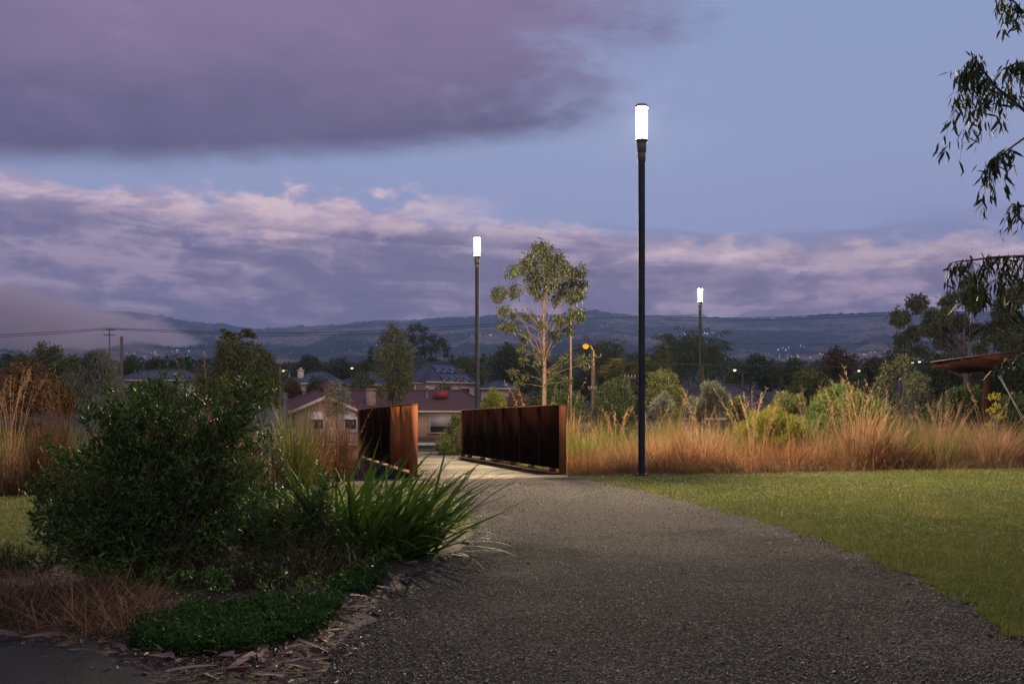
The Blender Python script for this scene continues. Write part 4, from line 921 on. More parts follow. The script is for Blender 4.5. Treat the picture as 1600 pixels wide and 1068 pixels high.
# ================================================================== GRASS TUSSOCKS
G_STRAW = foliage('straw', [(0.15, 0.085, 0.035), (0.28, 0.16, 0.078), (0.43, 0.275, 0.155)], .7, .15, .3)
G_RUST = foliage('rust_grass', [(0.09, 0.036, 0.016), (0.21, 0.095, 0.04), (0.38, 0.21, 0.10)], .7, .15, .3)
G_BROWN = foliage('brown_grass', [(0.06, 0.035, 0.02), (0.13, 0.075, 0.035), (0.22, 0.14, 0.065)], .7, .15, .3)
G_OLIVE = foliage('olive_grass', [(0.06, 0.07, 0.016), (0.115, 0.125, 0.026), (0.2, 0.17, 0.05)], .6, .2, .3)
G_LIME = foliage('lime_grass', [(0.09, 0.12, 0.018), (0.17, 0.2, 0.03), (0.26, 0.26, 0.06)], .6, .2, .3)
G_REED = foliage('reed_grass', [(0.04, 0.016, 0.008), (0.085, 0.036, 0.015), (0.16, 0.08, 0.036)], .7, .15, .25)
G_DARK = foliage('dark_dead_grass', [(0.016, 0.016, 0.008), (0.035, 0.028, 0.014), (0.06, 0.04, 0.022), (0.12, 0.085, 0.05)], .7, .2, .2)
def tussock_mesh(name, n, h, spread, width, lean, curve, mat, seed, plume=0, nseg=4):
    r = rng(seed); mb = MB(); a = r.uniform(0, 6.28, n); q = spread * np.sqrt(r.random(n))
    base = np.stack([q * np.cos(a) * .6, q * np.sin(a) * .6, np.full(n, -.03)], -1)
    L = h * r.uniform(.45, 1.05, n)
    blades(mb, base, a + r.normal(0, .7, n), L, np.abs(r.normal(0, lean, n)) * (.4 + q / spread), r.gamma(2, curve / 2, n), np.full(n, width) * r.uniform(.6, 1.4, n), nseg, r.beta(1.8, 1.8, n), r)
    for k in range(plume):          # flowering stems with a feathery head
        b = base[k % n]; az_ = r.uniform(0, 6.28); L_ = h * r.uniform(1.1, 1.45); ln = r.uniform(.02, .28); q_ = np.linspace(0, 1, 7)
        ang = ln + .5 * q_ ** 3; st = L_ / 6; hx = np.concatenate([[0], np.cumsum(np.sin(ang[:-1]) * st)]); hz_ = np.concatenate([[0], np.cumsum(np.cos(ang[:-1]) * st)])
        P = np.stack([b[0] + hx * math.cos(az_), b[1] + hx * math.sin(az_), b[2] + hz_], -1); mb.tube(P, np.linspace(.0045, .002, 7), 3, .8, False)
        m_ = 22; tq = r.uniform(.72, 1, m_); c = np.stack([np.interp(tq, q_, P[:, j]) for j in range(3)], -1)
        leaves(mb, c, np.array([math.cos(az_) * .4, math.sin(az_) * .4, .6]) + r.normal(0, .45, (m_, 3)), .07, .007, r.uniform(.5, 1, m_), r)
    o = mb.build(name, mat); me = o.data; bpy.data.objects.remove(o); return me
KIND = {
 'straw': [tussock_mesh('straw_tussock', 560, 1.35, 0.38, 0.011, .2, .7, G_STRAW, 100 + k, 3) for k in range(2)],
 'rust': [tussock_mesh('rust_tussock', 640, 1.15, 0.44, 0.011, .34, 1.1, G_RUST, 110 + k, 1) for k in range(3)],
 'brown': [tussock_mesh('brown_tussock', 600, 0.95, 0.44, 0.011, .42, 1.4, G_BROWN, 120 + k, 0) for k in range(2)],
 'olive': [tussock_mesh('olive_tussock', 560, 1.2, 0.4, 0.013, .2, .6, G_OLIVE, 130 + k, 0) for k in range(2)],
 'lime': [tussock_mesh('lime_tussock', 560, 1.2, 0.4, 0.014, .2, .55, G_LIME, 140 + k, 0) for k in range(2)],
 'tall': [tussock_mesh('tall_stem_tussock', 60, 1.35, .25, .008, .10, .25, G_STRAW, 150 + k, 18) for k in range(2)],
 'low': [tussock_mesh('low_tussock', 420, .5, .4, .006, .5, 1.2, G_BROWN, 160 + k, 0, 3) for k in range(2)],
 'reed': [tussock_mesh('reed_tussock', 300, 1.15, .2, .008, .10, .25, G_REED, 170 + k, 6) for k in range(2)]}
def scrub_mesh(seed):
    r = rng(seed); mb = MB(); n = 520; d = norm(r.normal(size=(n, 3))); d[:, 2] = np.abs(d[:, 2]); pos = d * np.array([.42, .36, .24]) * r.uniform(.5, 1.1, (n, 1)) + np.array([0, 0, .02])
    leaves(mb, pos, d + r.normal(0, .7, (n, 3)), r.uniform(.03, .09, n), r.uniform(.008, .02, n), r.beta(1.6, 1.8, n), r)
    o = mb.build('low_bush', foliage('scrub_leaf', [(0.03, 0.03, 0.012), (0.06, 0.05, 0.02), (0.11, 0.07, 0.03), (0.17, 0.10, 0.05)])); me = o.data; bpy.data.objects.remove(o); return me
KIND['scrub'] = [scrub_mesh(180 + k) for k in range(3)]
CNT = [0]
def tussock(kind, x, y, scale, label, group, z=None, tall=1.0):
    CNT[0] += 1; r = rng(CNT[0]); me = KIND[kind][CNT[0] % len(KIND[kind])]
    o = bpy.data.objects.new(me.name.split('.')[0], me); COL.objects.link(o)
    o.location = (x, y, float(H(x, y)) if z is None else z); o.rotation_euler = (r.normal(0, .04), r.normal(0, .04), r.uniform(0, 6.28)); o.scale = (scale, scale, scale * tall)
    return tag(o, label, 'grass tussock', group)
# named ones the eye can find
for k, (kind, u, Y, sc, tall, lb) in enumerate((
    ('tall', 958, 18.6, .95, 1.0, 'straw coloured tussock of tall plumed stems just left of the tall lamp pole'),
    ('straw', 985, 18.0, .9, .8, 'golden tussock touching the tall lamp pole'),
    ('lime', 905, 20.2, .9, 1.0, 'lime green tussock against the right parapet end'),
    ('lime', 918, 20.8, 1.05, 1.0, 'lime green tussock behind the plumed stems'),
    ('lime', 1020, 21.5, 1.0, 1.05, 'lime green tussock right behind the lamp pole'),
    ('tall', 1178, 20.5, 1.15, 1.05, 'bare tall dry stems standing before the tiled roof'),
    ('tall', 1325, 20.0, 1.2, 1.05, 'tall arching dry stems before the bright green shrub'),
    ('straw', 1345, 18.9, 1.2, 1.05, 'large pale straw tussock below the olive bush'),
    ('straw', 1376, 19.2, 1.1, 1.0, 'pale straw tussock right of the large one'),
    ('tall', 1470, 19.8, 1.0, .9, 'dry stems leaning before the rusty shelter'),
    ('rust', 1085, 18.4, 1.15, 1.0, 'rust red tussock midway between the two right lamps'),
    ('brown', 918, 17.7, .8, .8, 'dark brown collapsed tussock beside the bridge end post'))):
    tussock(kind, px(u, Y), Y, sc, lb, 'grass tussocks on the right bank', tall=tall)
# the rest of the bank, in drifts
r = rng(31); placed = []
NM = {'straw': 'straw coloured', 'rust': 'rust coloured', 'brown': 'brown', 'olive': 'olive green', 'low': 'low brown', 'lime': 'yellow green', 'scrub': 'dark leafy'}
for i in range(2600):
    s_ = r.uniform(.5, 6.6); k_ = r.uniform(3.2, 22.0); x, y = BR0 + BD * s_ + BN * k_
    if x > y * .62 + 1: continue
    if any((x - a) ** 2 + (y - b) ** 2 < (.43 + .03 * (s_ - .8)) ** 2 for a, b in placed): continue
    if (x - X1) ** 2 + (y - Y1) ** 2 < .25: continue
    placed.append((x, y)); g = math.sin(x * .9 + 1.3) + math.sin(x * .43 + y * .5) + r.normal(0, .5)
    if s_ < .95: kd = 'scrub' if r.random() < .6 else 'low'
    elif s_ < 1.5: kd = 'low' if r.random() < .35 else ('brown' if g < .1 else 'rust')
    elif s_ < 3.2: kd = 'rust' if g < .45 else ('straw' if g < .95 else ('olive' if r.random() < .6 else 'brown'))
    else: kd = 'straw' if r.random() < .38 else 'olive' if g < .5 else 'lime'
    u_ = CX + F * x / y; spot = ('between parapet and tall lamp pole' if u_ < 1000 else 'between the tall and the smallest lamp' if u_ < 1095 else 'below the dark tiled roof' if u_ < 1230 else 'below the bright green shrub' if u_ < 1375 else 'below the olive bush' if u_ < 1470 else 'below the rusty shelter' if u_ < 1600 else 'past the right frame edge')
    row = 'at the lawn edge' if s_ < 1.5 else 'in the middle of the bank' if s_ < 3.6 else 'at the back of the bank'
    tussock(kd, x, y, r.uniform(.7, 1.15) * (.72 * r.uniform(.7, 1.25) if s_ < 1.4 else 1.05 if s_ < 3.6 else 1.15), '%s tussock %s, %s' % (NM[kd], row, spot), '%s tussocks %s %s' % (kd, row, spot))
# left bank behind the big bush
labL = {'reed': 'rust brown reed tussock standing behind the left lawn', 'straw': 'straw tussock behind the left lawn', 'olive': 'olive tussock behind the left lawn', 'brown': 'brown tussock behind the left lawn', 'rust': 'rust coloured tussock behind the left lawn'}
for (kind, u, Y, sc, tall, lb) in (
    ('olive', 458, 13.4, .95, 1.15, 'yellow green fountain tussock left of the bridge'), ('rust', 480, 14.3, .8, 1.0, 'orange tussock right of the yellow green fountain tussock'),
    ('reed', 532, 15.0, 1.0, .95, 'upright rust orange reed tussock beside the left parapet'), ('reed', 540, 15.9, .7, 1.0, 'thin rust reeds close against the left parapet'),
    ('reed', 318, 14.5, 1.1, 1.2, 'tall orange reeds rising behind the big bush'), ('reed', 88, 12.6, 1.05, 1.05, 'dark rust reed clump left of the big bush'),
    ('reed', 62, 12.2, .95, 1.0, 'rust reed clump nearer the left frame edge'), ('brown', 20, 12.4, .9, .9, 'brown tussock at the left frame edge'), ('tall', 12, 13.4, .95, 1.0, 'tall pale stems at the left frame edge'),
    ('reed', 262, 15.2, 1.0, 1.1, 'rust reeds seen over the top of the big bush')):
    tussock(kind, px(u, Y), Y, sc, lb, 'grass tussocks on the left bank', tall=tall)
placed = []
for i in range(1500):
    s_ = r.uniform(-.9, 6.2); k_ = r.uniform(-14, -.8); x, y = BR0 + BD * s_ + BN * k_
    if s_ < .4 and k_ > -2.2: continue
    if any((x - a) ** 2 + (y - b) ** 2 < .36 for a, b in placed) or x < -y * .62 - 1: continue
    placed.append((x, y)); kd = r.choice(['reed', 'straw', 'olive', 'brown', 'rust'], p=[.32, .04, .24, .28, .12])
    u_ = CX + F * x / y; sp_ = ', left of the big bush' if u_ < 130 else ', seen past the big bush' if u_ < 420 else ', between big bush and bridge'; rw = ', nearer row' if s_ < 1.6 else ', far row'
    tussock(kd, x, y, r.uniform(.65, .95), labL[kd] + sp_ + rw, 'left bank ' + kd + sp_ + rw)
# matted dead grass under the tussocks
mb = MB(); n = 26000; s_ = r.uniform(.35, 7.2, n) ** 1; k_ = np.where(r.random(n) < .68, r.uniform(3.0, 20, n), r.uniform(-14, -.55, n)); s_ = np.where(k_ < 0, s_ - 1.3, s_)
bx_ = BR0[0] + BD[0] * s_ + BN[0] * k_; by_ = BR0[1] + BD[1] * s_ + BN[1] * k_
keep = ~((k_ < 0) & (k_ > -2) & (s_ < .2)); bx_, by_ = bx_[keep], by_[keep]; n = len(bx_)
blades(mb, np.stack([bx_, by_, H(bx_, by_)], -1), r.uniform(0, 6.28, n), r.uniform(.12, .4, n), np.abs(r.normal(.5, .4, n)), r.uniform(.2, 1.2, n), np.full(n, .007), 2, r.beta(1.5, 2, n), r)
tag(mb.build('dead_grass', G_BROWN), 'matted brown dead grass between the tussocks', 'dead grass', kind='stuff')

# ================================================================== FOREGROUND GARDEN BED
L_BUSH = foliage('bush_leaf', [(0.012, 0.030, 0.006), (0.036, 0.084, 0.016), (0.075, 0.145, 0.028), (0.14, 0.19, 0.045)], .5, .11, .2)
L_STRAP = foliage('strap_leaf', [(0.036, 0.07, 0.013), (0.075, 0.14, 0.022), (0.13, 0.2, 0.036)], .6, .06, .12)
L_MAT = foliage('mat_leaf', [(0.012, 0.03, 0.008), (0.025, 0.058, 0.014), (0.042, 0.085, 0.022)], .7, .05, .15)
def leafy_bush(name, label, u, Y, lobes, leaf, nst, ll, lw, per, seed, zbase=None, fz=.1, up=.6, depth=.45):
    r = rng(seed); x = px(u, Y); zg = float(H(x, Y)); k = Y / F; root = thing(name, label, 'bush', (x, Y, zg))
    C = np.array([((a - u) * k, dy_, pz(b, Y) - zg) for a, b, c, dy_ in lobes]); R = np.array([c * k for a, b, c, dy_ in lobes])
    wood, lv = MB(), MB(); pr = R ** 2 / (R ** 2).sum()
    for i in range(nst):
        j = r.choice(len(C), p=pr); d = norm(r.normal(size=3)); tip = C[j] + d * R[j] * np.array([1, depth / max(depth, R[j]) if R[j] > depth else 1, 1]) * r.uniform(.55, 1.06)
        tip[2] = max(tip[2], .03)
        b0 = np.array([r.normal(0, .06), r.normal(0, .06), 0]); mid = b0 * .5 + tip * .5 + np.array([0, 0, -.08]) + r.normal(0, .04, 3); mid[2] = max(mid[2], .03)
        q = np.linspace(0, 1, 7)[:, None]; P = b0 * (1 - q) ** 2 + 2 * mid * q * (1 - q) + tip * q ** 2
        wood.tube(P, np.linspace(.0075, .0016, 7), 4, r.random(), False)
        for sp in range(5):                        # side shoots
            st = P[r.integers(3, 7)] if sp else tip; dd = norm(norm(tip - b0) * .55 + r.normal(0, .5, 3) + np.array([0, 0, up])); Ls = r.uniform(.06, .15)
            wood.tube([st, st + dd * Ls], [.0018, .0008], 3, .5, False); tq = r.uniform(.1, 1.05, per)
            pos = st + dd * (Ls * tq)[:, None]; dl = dd * .75 + r.normal(0, .55, (per, 3)); pos[:, 2] = np.maximum(pos[:, 2], .02)
            leaves(lv, pos, dl, ll * r.uniform(.6, 1.2, per), lw * r.uniform(.7, 1.2, per), np.clip(r.beta(2, 2.5, per), 0, 1), r, .1)
    wood.build('stems', BARK_DARK, root); lv.build('foliage', leaf, root); return root
leafy_bush('garden_bush', 'big dark green small leaved bush in the left foreground', 232, 5.75,
    [(230, 690, 62, .0), (150, 700, 52, .05), (310, 680, 55, .0), (190, 650, 42, .1), (270, 640, 40, -.05), (345, 648, 40, .05), (385, 632, 30, .1), (110, 745, 48, .0), (215, 760, 62, -.1), (310, 745, 55, -.1),
     (370, 705, 42, .0), (85, 800, 34, .0), (125, 825, 38, -.1), (200, 830, 48, -.1), (285, 815, 46, -.1), (350, 775, 40, .0), (75, 845, 24, .0), (240, 870, 38, -.15), (160, 880, 34, -.1), (330, 860, 40, 0), (392, 780, 36, .05)],
    L_BUSH, 640, .042, .0125, 12, 201)
leafy_bush('garden_bush', 'thin leggy green bush right behind the big dark bush', 405, 6.6, [(410, 690, 30, 0), (395, 730, 32, 0), (425, 720, 26, 0), (400, 770, 28, 0), (430, 760, 22, .1)], L_OLIVE, 46, .03, .010, 9, 202)
leafy_bush('low_bush', 'low dark green sprawling bush left of the strappy plant', 455, 6.1, [(440, 800, 34, 0), (480, 785, 32, .05), (400, 810, 36, 0), (455, 835, 36, -.1), (505, 810, 28, 0), (420, 850, 30, -.1), (375, 850, 30, 0), (500, 770, 22, .1), (350, 800, 34, .05)], L_BUSH, 190, .034, .010, 10, 203)
leafy_bush('low_bush', 'small bright green bush at the lawn corner, far left', 30, 6.0, [(20, 885, 22, 0), (50, 895, 20, 0), (0, 900, 22, 0), (-30, 890, 24, 0), (75, 885, 16, .1)], L_MAT, 60, .026, .009, 9, 204)

# strappy green plant beside the path
r = rng(210); sp_x, sp_y = px(562, 6.7), 6.7
sp = thing('flax_plant', 'strappy green flax plant with arching blades beside the path', 'plant', (sp_x, sp_y, 0.0))
mb = MB(); n = 460; a = r.uniform(0, 6.28, n); q = .32 * np.sqrt(r.random(n)); base = np.stack([q * np.cos(a) * 1.35 - .04, q * np.sin(a) * .7, np.zeros(n)], -1)
dirn = np.where(r.random(n) < .65, a + r.normal(0, .5, n), r.normal(0, .6, n))
blades(mb, base, dirn, r.uniform(.45, .98, n), np.abs(r.normal(.38, .32, n)) + q * 1.1, r.gamma(2, .28, n), r.uniform(.017, .031, n), 6, r.beta(2, 2, n), r, 3.2)
mb.build('blades', L_STRAP, sp)
mb = MB(); n = 40; a = r.uniform(0, 6.28, n); base = np.stack([.2 * np.cos(a), .15 * np.sin(a), np.zeros(n)], -1)
blades(mb, base, a, r.uniform(.25, .55, n), r.uniform(.6, 1.2, n), r.uniform(.3, 1, n), r.uniform(.007, .012, n), 4, r.uniform(.3, 1, n), r)
mb.build('dead_blades', G_DARK, sp)
sp.scale = (1.3, 1.1, .96)
# dark dead tussocks in front of it
for i, (u, Y, sc, lb) in enumerate(((490, 5.75, .62, 'dark dead grass clump in front of the strappy plant'), (420, 5.55, .6, 'dark brown dead clump between big bush and path'), (345, 5.5, .55, 'dark dead grass clump under the right side of the big bush'), (535, 6.1, .45, 'small dead clump at the foot of the strappy plant'), (290, 5.6, .5, 'dark dead clump under the big bush'))):
    if i == 0: dk = tussock_mesh('dead_tussock', 210, .66, .36, .006, .5, 2.2, G_DARK, 220, 0, 6); 
    o = bpy.data.objects.new('dead_tussock', dk); COL.objects.link(o); o.location = (px(u, Y), Y, 0); o.scale = (sc * 1.3, sc * 1.3, sc * 1.15); o.rotation_euler = (0, 0, i * 1.7)
    tag(o, lb, 'grass tussock', 'dead tussocks in the garden bed')
# ground cover, straw, undergrowth: nobody could count them
def poly_pts(poly, n, r):
    P = np.array(poly, float); lo, hi = P.min(0), P.max(0); out = np.zeros((0, 2))
    while len(out) < n:
        q = r.uniform(lo, hi, (n * 2, 2)); ins = np.zeros(len(q), bool); j = len(P) - 1
        for i in range(len(P)):
            c = ((P[i, 1] > q[:, 1]) != (P[j, 1] > q[:, 1])) & (q[:, 0] < (P[j, 0] - P[i, 0]) * (q[:, 1] - P[i, 1]) / (P[j, 1] - P[i, 1] + 1e-12) + P[i, 0]); ins ^= c; j = i
        out = np.concatenate([out, q[ins]])
    return out[:n]
G = lambda *uv: [ground_at(u, v) for u, v in uv]
mat_poly = G((200, 1015), (300, 1030), (420, 1022), (500, 990), (530, 965), (535, 945), (600, 915), (600, 895), (540, 905), (470, 945), (380, 955), (290, 965), (215, 985))
q = poly_pts(mat_poly, 2100, r); q = q[(vnoise(q[:, 0] * 7, q[:, 1] * 7, 12) + r.normal(0, .35, len(q))) > -.55]; mb = MB(); per = 14
c = np.repeat(np.concatenate([q, r.uniform(.012, .075, (len(q), 1))], -1), per, 0); m_ = len(c)
d = norm(r.normal(size=(m_, 3)) + np.array([0, 0, .55])); leaves(mb, c + r.normal(0, .007, (m_, 3)), d, r.uniform(.016, .036, m_), r.uniform(.007, .013, m_), r.beta(2, 2.4, m_), r)
for k in range(len(q)): mb.tube([(q[k, 0], q[k, 1], 0), tuple(c[k * per])], .0012, 3, .2, False)
tag(mb.build('ground_cover', L_MAT), 'low mat of small green leaves in front of the bush', 'ground cover', kind='stuff')
straw_poly = G((-60, 935), (60, 925), (180, 930), (250, 950), (255, 985), (200, 1005), (110, 1003), (0, 985), (-60, 980))
q = poly_pts(straw_poly, 3000, r); mb = MB(); n = len(q)
blades(mb, np.concatenate([q, r.uniform(0, .05, (n, 1))], -1), r.uniform(0, 6.28, n), r.uniform(.10, .34, n), r.uniform(.4, 1.4, n), r.uniform(.1, 1.9, n), np.full(n, .0042), 4, r.beta(1.4, 1.4, n), r)
tag(mb.build('dry_straw', foliage('bed_straw', [(0.04, 0.02, 0.011), (0.11, 0.06, 0.03), (0.27, 0.165, 0.09)], .7, .1, .2)), 'tangle of dry straw grass at the bottom left beside the asphalt', 'dry grass', kind='stuff')
und_poly = G((-100, 900), (100, 905), (300, 920), (470, 930), (560, 900), (660, 868), (640, 850), (400, 855), (150, 860), (-100, 870))
q = poly_pts(und_poly, 3800, r); mb = MB(); n = len(q)
blades(mb, np.concatenate([q, np.zeros((n, 1))], -1), r.uniform(0, 6.28, n), r.gamma(2, .05, n), np.abs(r.normal(.7, .45, n)), r.uniform(.3, 2.2, n), np.full(n, .004), 3, r.beta(1.6, 2, n), r)
tag(mb.build('undergrowth', G_DARK), 'dark twiggy undergrowth beneath the bushes', 'undergrowth', kind='stuff')

wq = poly_pts(G((120, 935), (300, 945), (470, 950), (600, 905), (660, 870), (560, 865), (350, 880), (150, 890)), 420, r); wq = wq[vnoise(wq[:, 0] * 5, wq[:, 1] * 5, 14) > -.3]; mb = MB(); per = 12
c = np.repeat(np.concatenate([wq, r.uniform(.02, .15, (len(wq), 1))], -1), per, 0); m_ = len(c); d = norm(r.normal(size=(m_, 3)) + np.array([0, 0, .4]))
leaves(mb, c + r.normal(0, .012, (m_, 3)), d, r.uniform(.015, .045, m_), r.uniform(.006, .014, m_), r.beta(2, 2.4, m_), r)
for k in range(len(wq)): mb.tube([(wq[k, 0], wq[k, 1], 0), tuple(c[k * per])], .0015, 3, .2, False)
tag(mb.build('weeds', L_BUSH), 'scattered dark green weeds under the bushes', 'weeds', kind='stuff')

# bark strips and fallen leaves along the bed edge
L_LITTER = foliage('litter', [(0.03, 0.018, 0.014), (0.09, 0.052, 0.042), (0.19, 0.125, 0.10)], .6, .25, .05)
edge_px = [(20, 1000), (70, 1003), (130, 1010), (185, 1022), (235, 1036), (265, 1033), (290, 1040), (325, 1030), (350, 1036), (380, 1040), (410, 1028), (440, 1030), (460, 1018), (490, 1020), (505, 1010), (520, 995), (535, 985), (548, 965), (560, 955), (575, 940), (600, 925), (610, 905), (640, 885), (655, 872), (300, 1018), (360, 1000), (380, 960), (470, 965), (530, 915), (625, 868), (300, 1056), (350, 1060), (400, 1052), (440, 1046), (470, 1050), (490, 1040), (420, 1064), (330, 1066)]
for i, (u, v) in enumerate(edge_px):
    x, y = ground_at(u, v); n = 7; t_ = np.linspace(-.5, .5, n); L_ = r.uniform(.07, .2); w_ = r.uniform(.012, .028); cur = r.uniform(.2, .9)
    prof = np.array([(-1, .5), (-.4, .08), (.4, .08), (1, .5)]); tw = r.uniform(-.8, .8)
    v_ = []
    for tt in t_:
        for (s1, h1) in prof:
            an = tw * tt; v_.append((tt * L_, s1 * w_ * (1 - 1.4 * tt * tt) * math.cos(an), h1 * w_ * cur + s1 * w_ * math.sin(an) + .05 * L_ * (1 - 4 * tt * tt) * cur + .012))
    f = [[a * 4 + b, a * 4 + b + 1, a * 4 + b + 5, a * 4 + b + 4] for a in range(n - 1) for b in range(3)]
    o = MB().add(v_, f, r.uniform(.35, .95)).build('bark_strip', L_LITTER); o.location = (x, y, 0.012); o.rotation_euler = (r.normal(0, .12), r.normal(0, .16), r.uniform(0, 3.14))
    sp_ = 'beside the asphalt' if u < 200 else 'in front of the green ground cover' if u < 460 and v > 1005 else 'lying on the green ground cover' if u < 500 and v < 1005 else 'along the gravel near the ground cover' if u < 570 else 'at the foot of the strappy plant'
    tag(o, 'curled pinkish brown bark strip ' + sp_, 'bark', 'bark strips ' + sp_)
mb = MB(); n = 1500; k = r.integers(0, len(edge_px), n); e = np.array([ground_at(u, v) for u, v in edge_px])[k] + r.normal(0, .09, (n, 2))
leaves(mb, np.concatenate([e, r.uniform(.014, .03, (n, 1))], -1), np.concatenate([r.normal(size=(n, 2)), r.normal(0, .12, (n, 1))], -1), r.uniform(.015, .055, n), r.uniform(.004, .011, n), r.random(n), r)
n = 900; yv = r.uniform(3.3, 15.4, n); sd = r.random(n) < .5; xv = np.where(sd, path_l(yv) + np.abs(r.normal(0, .12, n)), path_r(yv) - np.abs(r.normal(0, .12, n)))
leaves(mb, np.stack([xv, yv, r.uniform(.016, .024, n)], -1), np.concatenate([r.normal(size=(n, 2)), r.normal(0, .1, (n, 1))], -1), r.uniform(.015, .05, n), r.uniform(.004, .011, n), r.random(n), r)
n = 240; yv = r.uniform(3.2, 15, n); xv = path_l(yv) + (path_r(yv) - path_l(yv)) * r.random(n)
leaves(mb, np.stack([xv, yv, r.uniform(.016, .024, n)], -1), np.concatenate([r.normal(size=(n, 2)), r.normal(0, .1, (n, 1))], -1), r.uniform(.015, .05, n), r.uniform(.003, .008, n), r.uniform(.4, 1, n), r)
q = poly_pts(und_poly + [], 1500, r); q2 = poly_pts(G((150, 1010), (260, 1066), (480, 1066), (520, 1000), (640, 880), (560, 880), (300, 925), (100, 930)), 2600, r); q = np.concatenate([q, q2]); n = len(q)
leaves(mb, np.concatenate([q, r.uniform(.006, .02, (n, 1))], -1), np.concatenate([r.normal(size=(n, 2)), r.normal(0, .2, (n, 1))], -1), r.uniform(.015, .06, n), r.uniform(.004, .012, n), r.beta(1.2, 2.2, n), r)
tag(mb.build('leaf_litter', L_LITTER), 'fallen leaves and bark chips strewn along the path edges', 'leaf litter', kind='stuff')

# ================================================================== LAWN BLADES AND LOOSE GRAVEL
L_LAWN = foliage('lawn_blade', [(0.055, 0.076, 0.014), (0.10, 0.125, 0.024), (0.17, 0.175, 0.045), (0.27, 0.22, 0.10)], .6, .2, .3)
n = 250000; Y_ = 3.4 * (24 / 3.4) ** r.random(n); Xf = r.uniform(0, 1, n); x0 = path_r(Y_) - .03; x1 = Y_ * .56 + .8
xv = x0 + (x1 - x0) * Xf; s_ = s_of(xv, Y_); ok = (s_ < .55) & (x1 > x0) & (xv > x0); xv, Y_ = xv[ok], Y_[ok]
n2 = 60000; y2 = 5.4 * (14.3 / 5.4) ** r.random(n2); xl = np.maximum(lawn_left(y2), -y2 * .58 - .5); xr_ = bed_edge(y2) + .03; x2 = xl + (xr_ - xl) * r.random(n2); ok = xr_ > xl; x2, y2 = x2[ok], y2[ok]
xa, ya = np.concatenate([xv, x2]), np.concatenate([Y_, y2]); n = len(xa); mb = MB()
patch = np.clip(.5 + .3 * vnoise(xa * 1.1, ya * 1.1, 8) + .18 * vnoise(xa * 5, ya * 5, 9), .2, 1.1)
wd = np.clip(.0022 + .00055 * ya, .003, .010)
blades(mb, np.stack([xa, ya, np.full(n, .004)], -1), r.uniform(0, 6.28, n), r.uniform(.018, .045, n) * (.6 + .6 * patch), np.abs(r.normal(.3, .35, n)), r.uniform(0, 1.1, n), wd * r.uniform(.7, 1.3, n) * 1.2, 1, np.clip(patch * .6 + r.normal(0, .22, n), 0, 1), r)
tag(mb.build('lawn_grass', L_LAWN), 'short mown grass of the lawns', 'grass', kind='stuff')
m, t, p, o = new_mat('stone_chip'); a = t.nodes.new('ShaderNodeAttribute'); a.attribute_name = 'tint'
t.links.new(ramp(t, X(t, a.outputs['Fac']), [(0, (0.006, 0.006, 0.008)), (.5, (0.012, 0.0125, 0.016)), (.8, (0.06, 0.06, 0.064)), (1, (0.3, 0.27, 0.22))]), p.inputs['Base Color']); p.inputs['Roughness'].default_value = .55; p.inputs['Specular IOR Level'].default_value = .3
n = 46000; Y_ = 3.0 * (14.5 / 3.0) ** r.random(n); xl, xr_ = path_l(Y_), path_r(Y_); xv = xl + (xr_ - xl) * r.random(n); sz = r.gamma(3, .0008, n) * (.7 + Y_ * .055) + .0012
v = octa[None] * (sz[:, None] * r.uniform(.7, 1.3, (n, 3)) * np.array([1, 1, .65]))[:, None] * r.uniform(.7, 1.3, (n, 6, 1)); a_ = r.uniform(0, 6.28, n); ca, sa = np.cos(a_)[:, None], np.sin(a_)[:, None]
v = np.stack([v[..., 0] * ca - v[..., 1] * sa, v[..., 0] * sa + v[..., 1] * ca, v[..., 2]], -1) + np.stack([xv, Y_, .012 + sz * .35], -1)[:, None]
f = (octa_f[None] + np.arange(n)[:, None, None] * 6).reshape(-1, 3)
tag(MB().add(v.reshape(-1, 3), f, np.repeat(r.beta(1.1, 1.6, n), 6)).build('gravel_chips', m), 'loose dark gravel chips covering the path', 'gravel', kind='stuff')

